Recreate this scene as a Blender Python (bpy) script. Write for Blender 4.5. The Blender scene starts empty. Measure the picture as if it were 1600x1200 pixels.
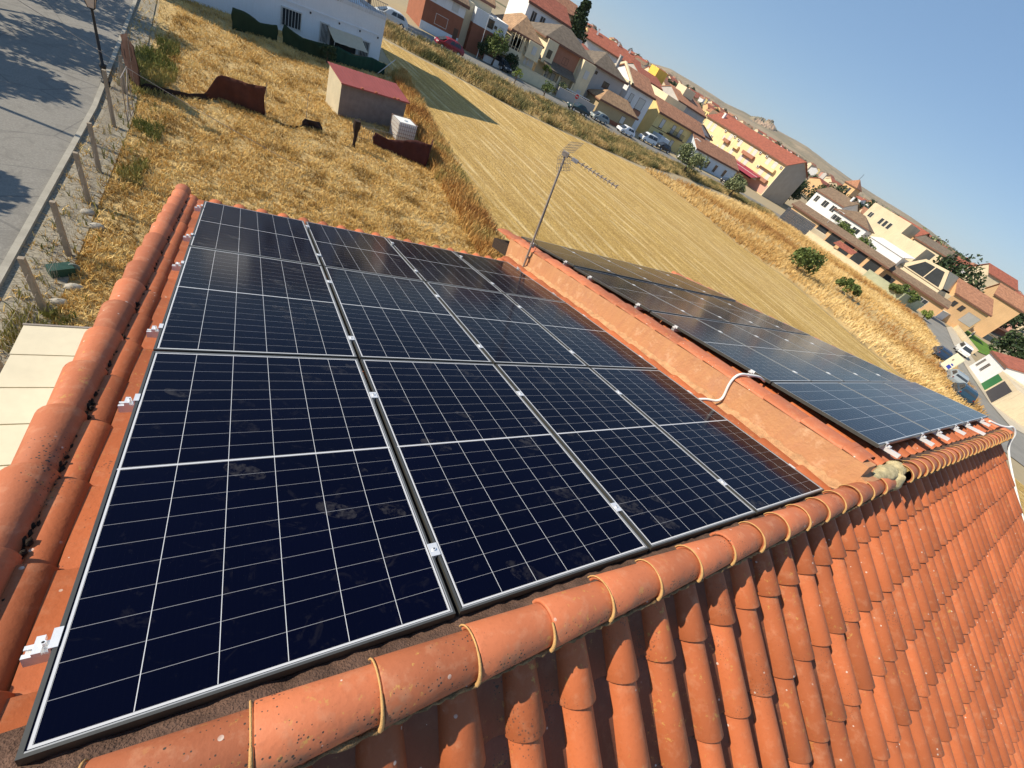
import bpy, math, random
import numpy as np
from mathutils import Vector, Matrix, noise as mn

# ------------------------------------------------------------------ camera, sky, sun, exposure
scn = bpy.context.scene
COL = scn.collection
CAM = Vector((0.448146, -0.272222, 1.660859))
cam_d = bpy.data.cameras.new("camera")
cam_d.lens = 14.2735; cam_d.sensor_width = 36; cam_d.clip_start = 0.05; cam_d.clip_end = 20000
cam = bpy.data.objects.new("camera", cam_d); COL.objects.link(cam)
AX = ((0.83579114, -0.35841125, 0.41592614), (0.0046458, -0.75289754, -0.65812135), (0.54902786, 0.5519843, -0.62759998))
m = Matrix.Identity(4)
for i in range(3):
    m[i][0] = AX[0][i]; m[i][1] = -AX[1][i]; m[i][2] = -AX[2][i]; m[i][3] = CAM[i]
cam.matrix_world = m
scn.camera = cam

SUN_AZ = math.radians(156); SUN_EL = math.radians(36.5)
sun_dir = Vector((math.cos(SUN_AZ) * math.cos(SUN_EL), math.sin(SUN_AZ) * math.cos(SUN_EL), math.sin(SUN_EL)))
w = bpy.data.worlds.new("World"); scn.world = w; w.use_nodes = True
nt = w.node_tree; nt.nodes.clear()
sky = nt.nodes.new("ShaderNodeTexSky"); sky.sky_type = 'NISHITA'; sky.sun_disc = False
sky.sun_elevation = SUN_EL
sky.sun_rotation = math.pi / 2 - SUN_AZ
sky.altitude = 700; sky.air_density = 1.0; sky.dust_density = 0.15; sky.ozone_density = 1.0
bg = nt.nodes.new("ShaderNodeBackground"); bg.inputs[1].default_value = 0.085
wo = nt.nodes.new("ShaderNodeOutputWorld")
sm_ = nt.nodes.new('ShaderNodeMix'); sm_.data_type = 'RGBA'; sm_.inputs[0].default_value = .5; sm_.inputs[7].default_value = (2.1, 3.75, 6.4, 1)
nt.links.new(sky.outputs[0], sm_.inputs[6]); nt.links.new(sm_.outputs[2], bg.inputs[0]); nt.links.new(bg.outputs[0], wo.inputs[0])
sd = bpy.data.lights.new("sun", 'SUN'); sd.energy = 5.0; sd.angle = math.radians(0.5); sd.color = (1.0, 0.88, 0.70)
sun = bpy.data.objects.new("sun", sd); COL.objects.link(sun)
sun.rotation_euler = (-sun_dir).to_track_quat('-Z', 'Y').to_euler()
scn.view_settings.view_transform = 'Standard'; scn.view_settings.look = 'None'
scn.view_settings.exposure = 0.42; scn.view_settings.gamma = 1.0
scn.render.resolution_x = 1024; scn.render.resolution_y = 768
scn.render.engine = 'CYCLES'

HAZE = 4.5e-5
R = random.Random(7)
PI = math.pi

# ------------------------------------------------------------------ materials
class NT:
    def __init__(s, name):
        s.m = bpy.data.materials.new(name); s.m.use_nodes = True
        s.t = s.m.node_tree; s.t.nodes.clear()
        s.out = s.t.nodes.new("ShaderNodeOutputMaterial")
        s.b = s.t.nodes.new("ShaderNodeBsdfPrincipled")
        s.t.links.new(s.b.outputs[0], s.out.inputs[0])
    def n(s, ty, **k):
        x = s.t.nodes.new(ty)
        for a, v in k.items(): setattr(x, a, v)
        return x
    def link(s, a, b): s.t.links.new(a, b)
    def put(s, sock, v):
        if isinstance(v, bpy.types.NodeSocket): s.link(v, sock)
        elif isinstance(v, (tuple, list)): sock.default_value = tuple(v) + ((1,) if len(v) == 3 and len(sock.default_value) == 4 else ())
        else: sock.default_value = v
    def math(s, op, a, b=0.0, c=None):
        x = s.n("ShaderNodeMath", operation=op); s.put(x.inputs[0], a); s.put(x.inputs[1], b)
        if c is not None: s.put(x.inputs[2], c)
        return x.outputs[0]
    def mix(s, f, a, b, mode='MIX'):
        x = s.n("ShaderNodeMix", data_type='RGBA', blend_type=mode)
        s.put(x.inputs[0], f); s.put(x.inputs[6], a); s.put(x.inputs[7], b); return x.outputs[2]
    def coord(s, scale=(1, 1, 1), rot=(0, 0, 0), kind='Object'):
        c = s.n("ShaderNodeTexCoord"); mp = s.n("ShaderNodeMapping")
        mp.inputs['Scale'].default_value = scale; mp.inputs['Rotation'].default_value = rot
        s.link(c.outputs[kind], mp.inputs[0])
        if tuple(rot) != (0, 0, 0) and tuple(scale) != (1, 1, 1):   # turn first, then stretch
            mp.inputs['Scale'].default_value = (1, 1, 1); m2 = s.n('ShaderNodeMapping'); m2.inputs['Scale'].default_value = scale; s.link(mp.outputs[0], m2.inputs[0]); return m2.outputs[0]
        return mp.outputs[0]
    def noise(s, v, scale, detail=4, rough=.55, dist=0):
        x = s.n("ShaderNodeTexNoise"); s.link(v, x.inputs['Vector']); x.inputs['Scale'].default_value = scale
        x.inputs['Detail'].default_value = detail; x.inputs['Roughness'].default_value = rough; x.inputs['Distortion'].default_value = dist
        return x.outputs[0]
    def voro(s, v, scale, feat='F1', out='Distance'):
        x = s.n("ShaderNodeTexVoronoi", feature=feat); s.link(v, x.inputs['Vector']); x.inputs['Scale'].default_value = scale
        return x.outputs[out]
    def ramp(s, f, a, b):      # smooth 0..1 between a and b
        x = s.n("ShaderNodeMapRange", clamp=True); s.put(x.inputs[0], f); x.inputs[1].default_value = a; x.inputs[2].default_value = b
        return x.outputs[0]
    def bump(s, h, strength=.3, dist=.02):
        x = s.n("ShaderNodeBump"); s.link(h, x.inputs['Height']); x.inputs['Strength'].default_value = strength
        x.inputs['Distance'].default_value = dist; s.link(x.outputs[0], s.b.inputs['Normal'])
    def base(s, v): s.put(s.b.inputs['Base Color'], v)
    def set(s, **k):
        for a, v in k.items(): s.put(s.b.inputs[a.replace('_', ' ')], v)

def c4(c, f): return tuple(min(1, x * f) for x in c)
MATS = {}
def plain(name, col, rough=.7, var=.18, scale=3.0, metal=0.0, bump=0.0, spec=.3, kind='Object', dirt=0.0):
    if name in MATS: return MATS[name]
    s = NT(name); v = s.coord(kind=kind)
    n1 = s.noise(v, scale, 5); n2 = s.noise(v, scale * 9, 3)
    f = s.math('ADD', s.math('MULTIPLY', n1, .7), s.math('MULTIPLY', n2, .3))
    col_n = s.mix(s.ramp(f, .3, .7), c4(col, 1 - var), c4(col, 1 + var))
    if dirt:
        st = s.coord(scale=(6, 6, .5)); d = s.ramp(s.noise(st, 1.5, 5), .52, .78)
        col_n = s.mix(s.math('MULTIPLY', d, dirt), col_n, (.16, .13, .10))
    s.base(col_n); s.set(Roughness=rough, Metallic=metal); s.b.inputs['Specular IOR Level'].default_value = spec
    if bump: s.bump(n2, bump, .01)
    MATS[name] = s.m; return s.m

def mat_tile(name, base, spots=.5, far=False, dusty=.25, flank=0):
    s = NT(name); v = s.coord()
    at = s.n("ShaderNodeAttribute"); at.attribute_name = 'tint'
    n1 = s.noise(v, 2.3, 5); n2 = s.noise(v, 60, 3); n3 = s.noise(v, 14, 5, .65)
    f = s.math('ADD', s.math('MULTIPLY', at.outputs['Fac'], .6), s.math('MULTIPLY', n1, .45))
    col = s.mix(s.ramp(f, .15, .9), c4(base, .70), c4(base, 1.24))
    col = s.mix(s.math('MULTIPLY', s.ramp(n3, .52, .75), dusty), col, (.62, .36, .22))
    # pits and grains
    col = s.mix(s.math('MULTIPLY', s.ramp(n2, .55, .75), .25), col, c4(base, .55))
    # black lichen dots gathered in patches
    patch = s.ramp(s.noise(v, 3.1, 4, .7), .51, .66)
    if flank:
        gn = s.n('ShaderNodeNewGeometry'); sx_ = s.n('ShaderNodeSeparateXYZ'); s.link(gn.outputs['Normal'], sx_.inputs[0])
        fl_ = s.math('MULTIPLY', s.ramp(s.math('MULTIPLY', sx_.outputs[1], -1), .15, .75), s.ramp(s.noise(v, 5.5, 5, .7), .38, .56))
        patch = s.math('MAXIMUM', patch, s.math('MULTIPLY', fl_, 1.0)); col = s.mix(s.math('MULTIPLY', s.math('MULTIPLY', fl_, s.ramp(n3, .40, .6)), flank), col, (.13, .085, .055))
    d = s.voro(v, 75); dots = s.math('LESS_THAN', d, s.math('MULTIPLY', patch, .30))
    col = s.mix(s.math('MULTIPLY', dots, spots), col, (.06, .045, .035))
    # pale droppings
    d2 = s.voro(v, 16); wm = s.math('MULTIPLY', s.math('LESS_THAN', d2, .11), s.ramp(s.noise(v, 4.7, 2), .54, .60))
    col = s.mix(s.math('MULTIPLY', wm, .75 * min(1, spots * 1.4)), col, (.68, .62, .54))
    # ochre lichen
    yl = s.math('MULTIPLY', s.ramp(s.noise(v, 26, 4, .7), .60, .68), s.ramp(s.noise(v, 1.9, 2), .50, .62))
    col = s.mix(s.math('MULTIPLY', yl, .6), col, (.50, .32, .08))
    s.base(col); s.set(Roughness=.62); s.b.inputs['Specular IOR Level'].default_value = .35
    s.bump(s.math('ADD', n2, s.math('MULTIPLY', n3, 1.5)), .28, .004)
    return s.m

M_tile = mat_tile('terracotta_tile', (.42, .118, .042), .6)
M_pan = mat_tile('terracotta_pan_dark', (.17, .062, .034), 1.0, dusty=.1)  # darker base and stronger dots for the channels of the near slope
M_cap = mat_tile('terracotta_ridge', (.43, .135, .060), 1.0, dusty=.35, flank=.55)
M_mortar = plain('mortar', (.105, .062, .045), .95, .5, 14, bump=.9)
M_ochremortar = plain('ochre_mortar', (.52, .31, .12), .9, .25, 30, bump=.4)
M_lump = plain('pale_mortar', (.52, .44, .25), .95, .45, 22, bump=1.0)
M_alu = plain('aluminium', (.80, .81, .82), .38, .06, 20, metal=.5, spec=.5)
M_alud = plain('aluminium_dull', (.62, .63, .65), .42, .08, 20, metal=.6)
M_frame = plain('frame_anodised', (.10, .10, .092), .38, .12, 8, metal=.55, spec=.5)
M_glint = plain('glint_strip', (.42, .43, .43), .40, .05, 8, metal=.5, spec=.5)  # sun glint on the frame, put in as a paler colour
M_black = plain('black_plastic', (.012, .012, .013), .5, .1)
M_dirt = plain('debris', (.045, .03, .022), 1.0, .6, 60, bump=1.0)

# party wall render: streaked ochre plaster
s = NT('ochre_render'); v = s.coord(); st = s.coord(scale=(1, 9, 1.2)); cr = s.coord(scale=(1, 1, 1))
a = s.noise(v, 3, 6, .6); b_ = s.ramp(s.noise(st, 1.6, 5, .6), .40, .68)
col = s.mix(a, (.52, .265, .125), (.43, .21, .095))
col = s.mix(s.math('MULTIPLY', b_, .40), col, (.36, .15, .085))
crk = s.math('MULTIPLY', s.ramp(s.noise(v, 1.1, 5, .65), .50, .66), s.ramp(s.noise(v, 14, 4, .7), .35, .6))
col = s.mix(s.math('MULTIPLY', crk, .5), col, (.40, .20, .13)); col = s.mix(s.math('MULTIPLY', s.ramp(s.noise(v, 5, 5, .7), .56, .70), .5), col, (.68, .45, .28))
s.base(col); s.set(Roughness=.9); s.bump(s.math('ADD', s.noise(v, 40, 4), s.math('MULTIPLY', s.noise(v, 9, 4), 2)), .5, .01)
M_wall = s.m

# photovoltaic glass: 6 x 20 half cells, pale gaps, fine busbars, footprints and dust
PW, PL = 1.134, 1.98
def mat_cells():
    s = NT('photovoltaic_cells'); tc = s.n("ShaderNodeTexCoord"); sp = s.n("ShaderNodeSeparateXYZ"); s.link(tc.outputs['Object'], sp.inputs[0])
    x, y = sp.outputs[0], sp.outputs[1]
    cx = (PW - .046) / 6; cy = (PL - .046 - .014) / 20
    fx = s.math('DIVIDE', s.math('SUBTRACT', x, .023), cx)
    dx = s.math('MULTIPLY', s.math('ABSOLUTE', s.math('SUBTRACT', fx, s.math('ROUND', fx))), cx)
    upper = s.math('GREATER_THAN', y, PL / 2)
    yy = s.math('SUBTRACT', s.math('SUBTRACT', y, .023), s.math('MULTIPLY', upper, .014))
    fy = s.math('DIVIDE', yy, cy)
    dy = s.math('MULTIPLY', s.math('ABSOLUTE', s.math('SUBTRACT', fy, s.math('ROUND', fy))), cy)
    lx = s.math('LESS_THAN', dx, .0011); ly = s.math('LESS_THAN', dy, .00072)
    mid = s.math('LESS_THAN', s.math('ABSOLUTE', s.math('SUBTRACT', y, PL / 2)), .0045)
    ax_ = s.math('ABSOLUTE', s.math('SUBTRACT', x, PW / 2)); ay_ = s.math('ABSOLUTE', s.math('SUBTRACT', y, PL / 2)); inn = s.math('MULTIPLY', s.math('LESS_THAN', ax_, PW / 2 - .0235), s.math('LESS_THAN', ay_, PL / 2 - .0235)); lx = s.math('MULTIPLY', lx, inn); ly = s.math('MULTIPLY', ly, inn)
    rim = s.math('MULTIPLY', s.math('LESS_THAN', ax_, PW / 2 - .0155), s.math('LESS_THAN', ay_, PL / 2 - .0155))
    edge = s.math('MULTIPLY', rim, s.math('MAXIMUM', s.math('GREATER_THAN', ax_, PW / 2 - .0225), s.math('GREATER_THAN', ay_, PL / 2 - .0225)))
    bus = s.math('MULTIPLY', s.math('LESS_THAN', s.math('ABSOLUTE', s.math('SUBTRACT', s.math('FRACT', s.math('MULTIPLY', fx, 10)), .5)), .03), .10)
    v = s.coord(); info = s.n("ShaderNodeObjectInfo")
    va = s.n("ShaderNodeVectorMath", operation='ADD'); s.link(v, va.inputs[0])
    sc = s.n("ShaderNodeVectorMath", operation='SCALE'); s.link(info.outputs['Location'], sc.inputs[0]); sc.inputs['Scale'].default_value = 7.3
    s.link(sc.outputs[0], va.inputs[1]); vv = va.outputs[0]
    cell = s.mix(s.noise(vv, 1.5, 2), (.0004, .0007, .0060), (.0008, .0012, .0105))
    cell = s.mix(s.math('MULTIPLY', bus, .06), cell, (.10, .11, .14))
    line = s.mix(s.math('MAXIMUM', lx, s.math('MAXIMUM', mid, edge)), (.26, .27, .30), (.52, .54, .57))
    anyl = s.math('MAXIMUM', s.math('MAXIMUM', lx, ly), s.math('MAXIMUM', mid, edge))
    col = s.mix(anyl, cell, line)
    # dusty shoe marks, in patches
    fm_ = s.n('ShaderNodeMapping'); s.link(vv, fm_.inputs[0]); fm_.inputs['Rotation'].default_value = (0, 0, .6); fm2 = s.n('ShaderNodeMapping'); fm2.inputs['Scale'].default_value = (1.0, 2.3, 1); s.link(fm_.outputs[0], fm2.inputs[0])
    ft = s.math('MULTIPLY', s.math('LESS_THAN', s.voro(fm2.outputs[0], 2.6), .25), s.ramp(s.noise(vv, 30, 4, .7), .42, .62))
    ft = s.math('MULTIPLY', ft, s.ramp(s.noise(vv, 1.1, 2), .45, .55))
    sm = s.math('MULTIPLY', s.ramp(s.noise(vv, 9, 5, .7, 1.0), .58, .80), .5)
    dust = s.math('MULTIPLY', s.math('MAXIMUM', ft, sm), .055)
    col = s.mix(dust, col, (.45, .43, .40))
    s.base(col); s.set(Roughness=s.math('ADD', .13, s.math('MULTIPLY', dust, 1.2)))
    s.b.inputs['IOR'].default_value = 1.45; s.b.inputs['Specular IOR Level'].default_value = .12
    return s.m
M_cell = mat_cells()

# ------------------------------------------------------------------ mesh builder
class MB:
    def __init__(s): s.v = []; s.f = []; s.m = []; s.t = []; s.sm = []
    def add(s, vs, fs, mi=0, tint=.5, smooth=False):
        o = len(s.v); s.v += [tuple(p) for p in vs]; s.t += [tint] * len(vs)
        s.f += [tuple(o + i for i in f) for f in fs]; s.m += [mi] * len(fs); s.sm += [smooth] * len(fs)
    def box(s, x0, x1, y0, y1, z0, z1, mi=0, M=None, tint=.5):
        vs = [(x, y, z) for z in (z0, z1) for y in (y0, y1) for x in (x0, x1)]
        if M: vs = [M @ Vector(p) for p in vs]
        s.add(vs, [(0, 2, 3, 1), (4, 5, 7, 6), (0, 1, 5, 4), (2, 6, 7, 3), (0, 4, 6, 2), (1, 3, 7, 5)], mi, tint)
    def prism(s, poly, y0, y1, mi=0, M=None, axis='y'):
        n = len(poly); vs = []
        for q in (y0, y1):
            for a, b in poly: vs.append((a, q, b) if axis == 'y' else ((q, a, b) if axis == 'x' else (a, b, q)))
        if M: vs = [M @ Vector(p) for p in vs]
        fs = [tuple(range(n))[::-1], tuple(range(n, 2 * n))] + [(i, (i + 1) % n, n + (i + 1) % n, n + i) for i in range(n)]
        s.add(vs, fs, mi)
    def tube(s, pts, r, n=8, mi=0, r2=None, caps=True):
        pts = [Vector(p) for p in pts]; vs = []; k = len(pts)
        for i, p in enumerate(pts):
            d = (pts[min(i + 1, k - 1)] - pts[max(i - 1, 0)]).normalized()
            a = d.orthogonal().normalized() if i == 0 else (a - d * a.dot(d)).normalized()
            b = d.cross(a); rr = r if r2 is None else r + (r2 - r) * i / max(1, k - 1)
            if isinstance(r, (list, tuple)): rr = r[i]
            for j in range(n):
                t = 2 * PI * j / n; vs.append(p + a * (rr * math.cos(t)) + b * (rr * math.sin(t)))
        fs = [(i * n + j, i * n + (j + 1) % n, (i + 1) * n + (j + 1) % n, (i + 1) * n + j) for i in range(k - 1) for j in range(n)]
        s.add(vs, fs, mi, smooth=True)
        if caps: s.add(vs[:n], [tuple(range(n))[::-1]], mi); s.add(vs[-n:], [tuple(range(n))], mi)
    def ball(s, c, rx, ry, rz, mi=0, n=10, k=6, rough=0, rnd=None):
        vs = [];
        for i in range(k + 1):
            ph = PI * i / k
            for j in range(n):
                th = 2 * PI * j / n; q = 1 + (rnd.uniform(-rough, rough) if rnd else 0)
                vs.append((c[0] + rx * q * math.sin(ph) * math.cos(th), c[1] + ry * q * math.sin(ph) * math.sin(th), c[2] + rz * q * math.cos(ph)))
        s.add(vs, [(i * n + j, (i + 1) * n + j, (i + 1) * n + (j + 1) % n, i * n + (j + 1) % n) for i in range(k) for j in range(n)], mi, smooth=True)
    def mesh(s, name, mats):
        me = bpy.data.meshes.new(name); me.from_pydata([tuple(p) for p in s.v], [], s.f)
        for mm in (mats if isinstance(mats, (list, tuple)) else [mats]): me.materials.append(mm)
        me.polygons.foreach_set('material_index', s.m); me.polygons.foreach_set('use_smooth', s.sm)
        at = me.attributes.new('tint', 'FLOAT', 'POINT'); at.data.foreach_set('value', s.t)
        me.update(); return me
    def build(s, name, mats, parent=None, **k):
        return link(name, s.mesh(name, mats), parent, **k)

def link(name, me, parent=None, label=None, cat=None, group=None, kind=None, loc=None, rotz=None, mat=None):
    o = bpy.data.objects.new(name, me); COL.objects.link(o)
    if parent: o.parent = parent
    if loc: o.location = loc
    if rotz is not None: o.rotation_euler = (0, 0, rotz)
    if mat: o.matrix_world = mat
    for a, v in (('label', label), ('category', cat), ('group', group), ('kind', kind)):
        if v: o[a] = v
    return o
def thing(name, label, cat, loc=(0, 0, 0), rotz=0, group=None, mat=None):
    return link(name, None, None, label, cat, group, None, loc, rotz, mat)
def copy_tree(o, parent=None, label=None):
    c = o.copy(); COL.objects.link(c)
    if parent: c.parent = parent
    if label: c['label'] = label
    for ch in list(o.children): copy_tree(ch, c)
    return c

G = -7.0                                       # level of the field below the ridge
TH = math.radians(16)
def RP(u, v, n):                               # roof frame: along ridge, down the far slope, off the slope
    return Vector((u, v * math.cos(TH) + n * math.sin(TH), -v * math.sin(TH) + n * math.cos(TH)))
def roofM(u, v, n, yaw=0.0, tilt=0.0):
    bx = Vector((1, 0, 0)); by = RP(0, 1, 0) ; bz = RP(0, 0, 1)
    mm = Matrix((bx, by, bz)).transposed().to_4x4()
    mm = Matrix.Translation(RP(u, v, n)) @ mm @ Matrix.Rotation(yaw, 4, 'Z') @ Matrix.Rotation(tilt, 4, 'X')
    return mm

# ------------------------------------------------------------------ the house under the panels
def barrel(mb, O, A, D, U, c, s0, s1, r0, r1, lift0, lift1, tint, seg=12, th=.013, a0=0.0, a1=PI, mi=0, wob=0.0, fl=1.0):
    rings = [(s0, r0, lift0), (s0 + (s1 - s0) * .5, (r0 + r1) / 2, (lift0 + lift1) / 2), (s1 - .006, r1, lift1), (s1, r1 - .004, lift1), (s1, r1 - th, lift1), (s1 - .05, r1 - th, lift1)]
    vs = []
    for s_, r, l in rings:
        for j in range(seg + 1):
            t = a0 + (a1 - a0) * j / seg
            vs.append(O + A * (c + wob * (s_ - s0) + r * math.cos(t)) + D * s_ + U * (l + r * fl * math.sin(t)))
    n = seg + 1
    fs = [(i * n + j, i * n + j + 1, (i + 1) * n + j + 1, (i + 1) * n + j) for i in range(len(rings) - 1) for j in range(seg)]
    mb.add(vs, fs, mi, tint, True)
chm = [0]
def channel(mb, O, A, D, U, c0, c1, s0, s1, lift0, lift1, tint, seg=6, depth=.022, mi=0):
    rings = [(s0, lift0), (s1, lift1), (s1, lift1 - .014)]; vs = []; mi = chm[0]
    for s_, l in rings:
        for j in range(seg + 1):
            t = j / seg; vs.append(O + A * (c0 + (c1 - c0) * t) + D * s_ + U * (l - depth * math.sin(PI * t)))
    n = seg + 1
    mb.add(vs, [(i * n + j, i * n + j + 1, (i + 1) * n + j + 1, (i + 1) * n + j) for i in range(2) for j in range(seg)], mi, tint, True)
def tiled(mb, O, A, D, U, cols, rows, pitch, gauge, c0, s0, rnd, r1=.088, r0=.070, smax=99, smin=-.25, fl=1.0, chl=.006, chd=.022):
    for i in range(cols):
        jit = rnd.uniform(-.004, .004)
        for j in range(-1, rows):
            e = s0 + gauge * j + rnd.uniform(-.006, .006); b = e - gauge - .07
            if e < max(.02, smin + .02): continue
            b = max(b, smin); e = min(e, smax)
            if e - b < .05: continue
            c = c0 + pitch * i + jit + rnd.uniform(-.003, .003)
            barrel(mb, O, A, D, U, c, b, e, r0, r1, -.004, .010, rnd.random(), wob=rnd.uniform(-.006, .006), fl=fl)
            channel(mb, O, A, D, U, c + r1 * .80, c + pitch - r1 * .80, b, e - .02, chl, chl + .018, rnd.random(), depth=chd)
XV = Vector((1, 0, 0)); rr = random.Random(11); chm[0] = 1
house = thing('tiled_house', 'terracotta tiled house whose roof carries the two fields of solar panels, seen from its ridge', 'house', (0, 0, G))
def hpart(mb, name, mats, **k):
    o = mb.build(name, mats); o.parent = house; o.matrix_parent_inverse = Matrix.Translation((0, 0, -G))
    for a, v in k.items(): o[a] = v
    return o
XEND = 12.2
# near slope, dropping towards the camera
PHI = math.radians(30.6)
Dn = Vector((0, -math.cos(PHI), -math.sin(PHI))); Un = Vector((0, -math.sin(PHI), math.cos(PHI)))
On = Vector((0, -.20, .012)) - Un * .102
mb = MB(); P_ = .2762
c_start = 2.4834 - P_ * 14
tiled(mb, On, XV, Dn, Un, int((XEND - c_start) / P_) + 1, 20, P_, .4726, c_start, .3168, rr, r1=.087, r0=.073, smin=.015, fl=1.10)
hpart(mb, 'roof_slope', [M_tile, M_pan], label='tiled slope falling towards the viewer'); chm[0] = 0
mb = MB(); a = On + Un * -.03
mb.add([a + XV * -1.5 + Dn * .03, a + XV * XEND + Dn * .03, a + XV * XEND + Dn * 10, a + XV * -1.5 + Dn * 10], [(0, 1, 2, 3)])
a = a - Un * .2
mb.add([a + XV * -1.5 + Dn * .03, a + XV * XEND + Dn * .03, a + XV * XEND + Dn * 10, a + XV * -1.5 + Dn * 10], [(0, 3, 2, 1)])
hpart(mb, 'roof_deck', M_dirt)
# far slope, left and right fields
Df = RP(0, 1, 0); Uf = RP(0, 0, 1)
mb = MB()
tiled(mb, RP(0, 0, -.175), XV, Df, Uf, 20, 17, .270, .40, -.170, .26, rr, r1=.086, r0=.070, smin=-.04, smax=6.45, fl=.92, chl=.030, chd=.004)
hpart(mb, 'roof_slope', M_tile, label='lower tiled slope under the left field of panels')
mb = MB()
tiled(mb, RP(0, 0, .130), XV, Df, Uf, 24, 20, .270, .40, 5.40, .16, rr, smin=-.02, smax=7.55, chl=.02, chd=.01)
hpart(mb, 'roof_slope', M_tile, label='higher tiled slope under the right field of panels')
mb = MB()
for u0, u1, n, v1 in ((-.30, 4.95, -.22, 6.35), (4.96, 11.9, .10, 7.4)):
    vs = [RP(u0, .16, n), RP(u1, .16, n), RP(u1, v1, n), RP(u0, v1, n), RP(u0, .16, n - .2), RP(u1, .16, n - .2), RP(u1, v1, n - .2), RP(u0, v1, n - .2)]
    mb.add(vs, [(0, 1, 2, 3), (4, 7, 6, 5), (0, 4, 5, 1), (2, 6, 7, 3), (0, 3, 7, 4), (1, 5, 6, 2)])
hpart(mb, 'roof_deck', M_dirt)
# body of the house
M_white = plain('white_render', (.74, .73, .70), .85, .07, 1.5, dirt=.15)
mb = MB()
mb.box(-.36, 4.90, -8.2, 6.2, G, -2.9); mb.box(4.94, 11.9, -8.2, 7.4, G, -2.75)
mb.prism([(-8.2, -5.2), (-8.2, -2.9), (6.0, -2.9), (6.0, -2.15), (-.12, -.34), (-8.0, -5.0)], -.34, -.30, axis='x')
hpart(mb, 'wall', M_white)
# ridge caps
mb = MB(); beads = []
def ridge(x0, x1, step, y0_, z0_, r, first, tilt_=(0, 0)):
    A = Vector((0, 1, 0)); D = Vector((-1, 0, 0)); U = Vector((0, 0, 1)); x = first
    while x < x1:
        xa = x; xb = x + step + .05; dz = rr.uniform(-.004, .004); dy = rr.uniform(-.004, .004)
        yc = y0_ + tilt_[0] * x; zc = z0_ + tilt_[1] * x; O2 = Vector((0, yc + dy, zc + dz))
        # wide end faces the viewer's left, laps over the narrow end of the next one
        barrel(mb, O2, A, D, U, 0, -xb, -xa, r - .016, r, -.003, .001, rr.random(), seg=16, th=.016, a0=-.15, a1=PI + .15, fl=.95)
        # ochre mortar bead under the lip
        mo = MB()
        pts = [(xa - .006, yc + dy + (r + .001) * math.cos(t), zc + dz + (r - .001) * .95 * math.sin(t)) for t in [PI * (.55 + .42 * k / 8) for k in range(9)]]
        mo.tube(pts, .0045, 6, r2=.0085)
        if rr.random() < .75:
            pts = [(xa - .006, yc + dy + (r + .001) * math.cos(t), zc + dz + (r - .001) * .95 * math.sin(t)) for t in [PI * (-.02 + .58 * k / 8) for k in range(9)]]
            mo.tube(pts, .0034, 6)
        beads.append(mo)
        x += step
ridge(-1.2, 5.5, .322, -.152, .068, .093, 5.30 - .322 * 20, (.0085, .004))
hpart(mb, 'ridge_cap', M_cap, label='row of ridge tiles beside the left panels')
mb = MB()
ridge(5.86, 12.1, .243, -.10, .16, .098, 5.86)
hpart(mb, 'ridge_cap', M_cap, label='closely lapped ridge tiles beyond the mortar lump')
for mo in beads: hpart(mo, 'mortar_bead', M_ochremortar)
mb = MB()
# mortar bed between the caps and the panels, and along the near slope
for (x0, x1, ya, yb, z) in ((-1.2, 5.0, -.06, .075, .0), (6.05, 12.0, -.02, .09, .20)):
    n = int((x1 - x0) / .04); vs = []
    for i in range(n + 1):
        x = x0 + (x1 - x0) * i / n
        for k, (y, zz) in enumerate(((ya - .03, z + .02), (ya + .03, z - .02), ((ya + yb) / 2 + .02, z - .075), (yb + .03, z - .15))):
            vs.append((x, y + rr.uniform(-.008, .008), zz + rr.uniform(-.012, .012)))
    mb.add(vs, [(i * 4 + k, (i + 1) * 4 + k, (i + 1) * 4 + k + 1, i * 4 + k + 1) for i in range(n) for k in range(3)], smooth=True)
hpart(mb, 'mortar_bed', M_mortar)
mb = MB()
for x0, x1, y0c, z0c, r_, ty, tz in ((-1.2, 5.6, -.152, .068, .093, .0085, .004), (5.9, 12.0, -.10, .16, .098, 0, 0)):
    pts = []; rd = []; x = x0
    while x < x1: pts.append((x, y0c + ty * x - r_ * .985 + rr.uniform(-.004, .004), z0c + tz * x - .012 + rr.uniform(-.005, .004))); rd.append(rr.uniform(.004, .013)); x += .022
    mb.tube(pts, rd, 6)
hpart(mb, 'mortar_crust', plain('mossy_crust', (.24, .15, .07), .95, .6, 18, bump=1.0))
mb = MB()
def crag(c, R3, n=36, k=18, amp=.22, f=9, seed=0):
    vs = []
    for i in range(k + 1):
        for j in range(n):
            ph = PI * i / k; th = 2 * PI * j / n; d = Vector((math.sin(ph) * math.cos(th), math.sin(ph) * math.sin(th), math.cos(ph)))
            q = 1 + amp * mn.fractal(Vector((d.x * R3[0], d.y * R3[1], d.z * R3[2])) * f + Vector((seed, 0, 0)), .8, 2, 5)
            vs.append((c[0] + R3[0] * q * d.x, c[1] + R3[1] * q * d.y, c[2] + R3[2] * q * d.z))
    mb.add(vs, [(i * n + j, (i + 1) * n + j, (i + 1) * n + (j + 1) % n, i * n + (j + 1) % n) for i in range(k) for j in range(n)], smooth=True)
crag((5.72, -.125, .09), (.14, .085, .115)); crag((5.56, -.045, .165), (.32, .075, .05), seed=3); crag((5.82, -.04, .17), (.16, .08, .06), seed=9)
hpart(mb, 'mortar_lump', M_lump)
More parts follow.
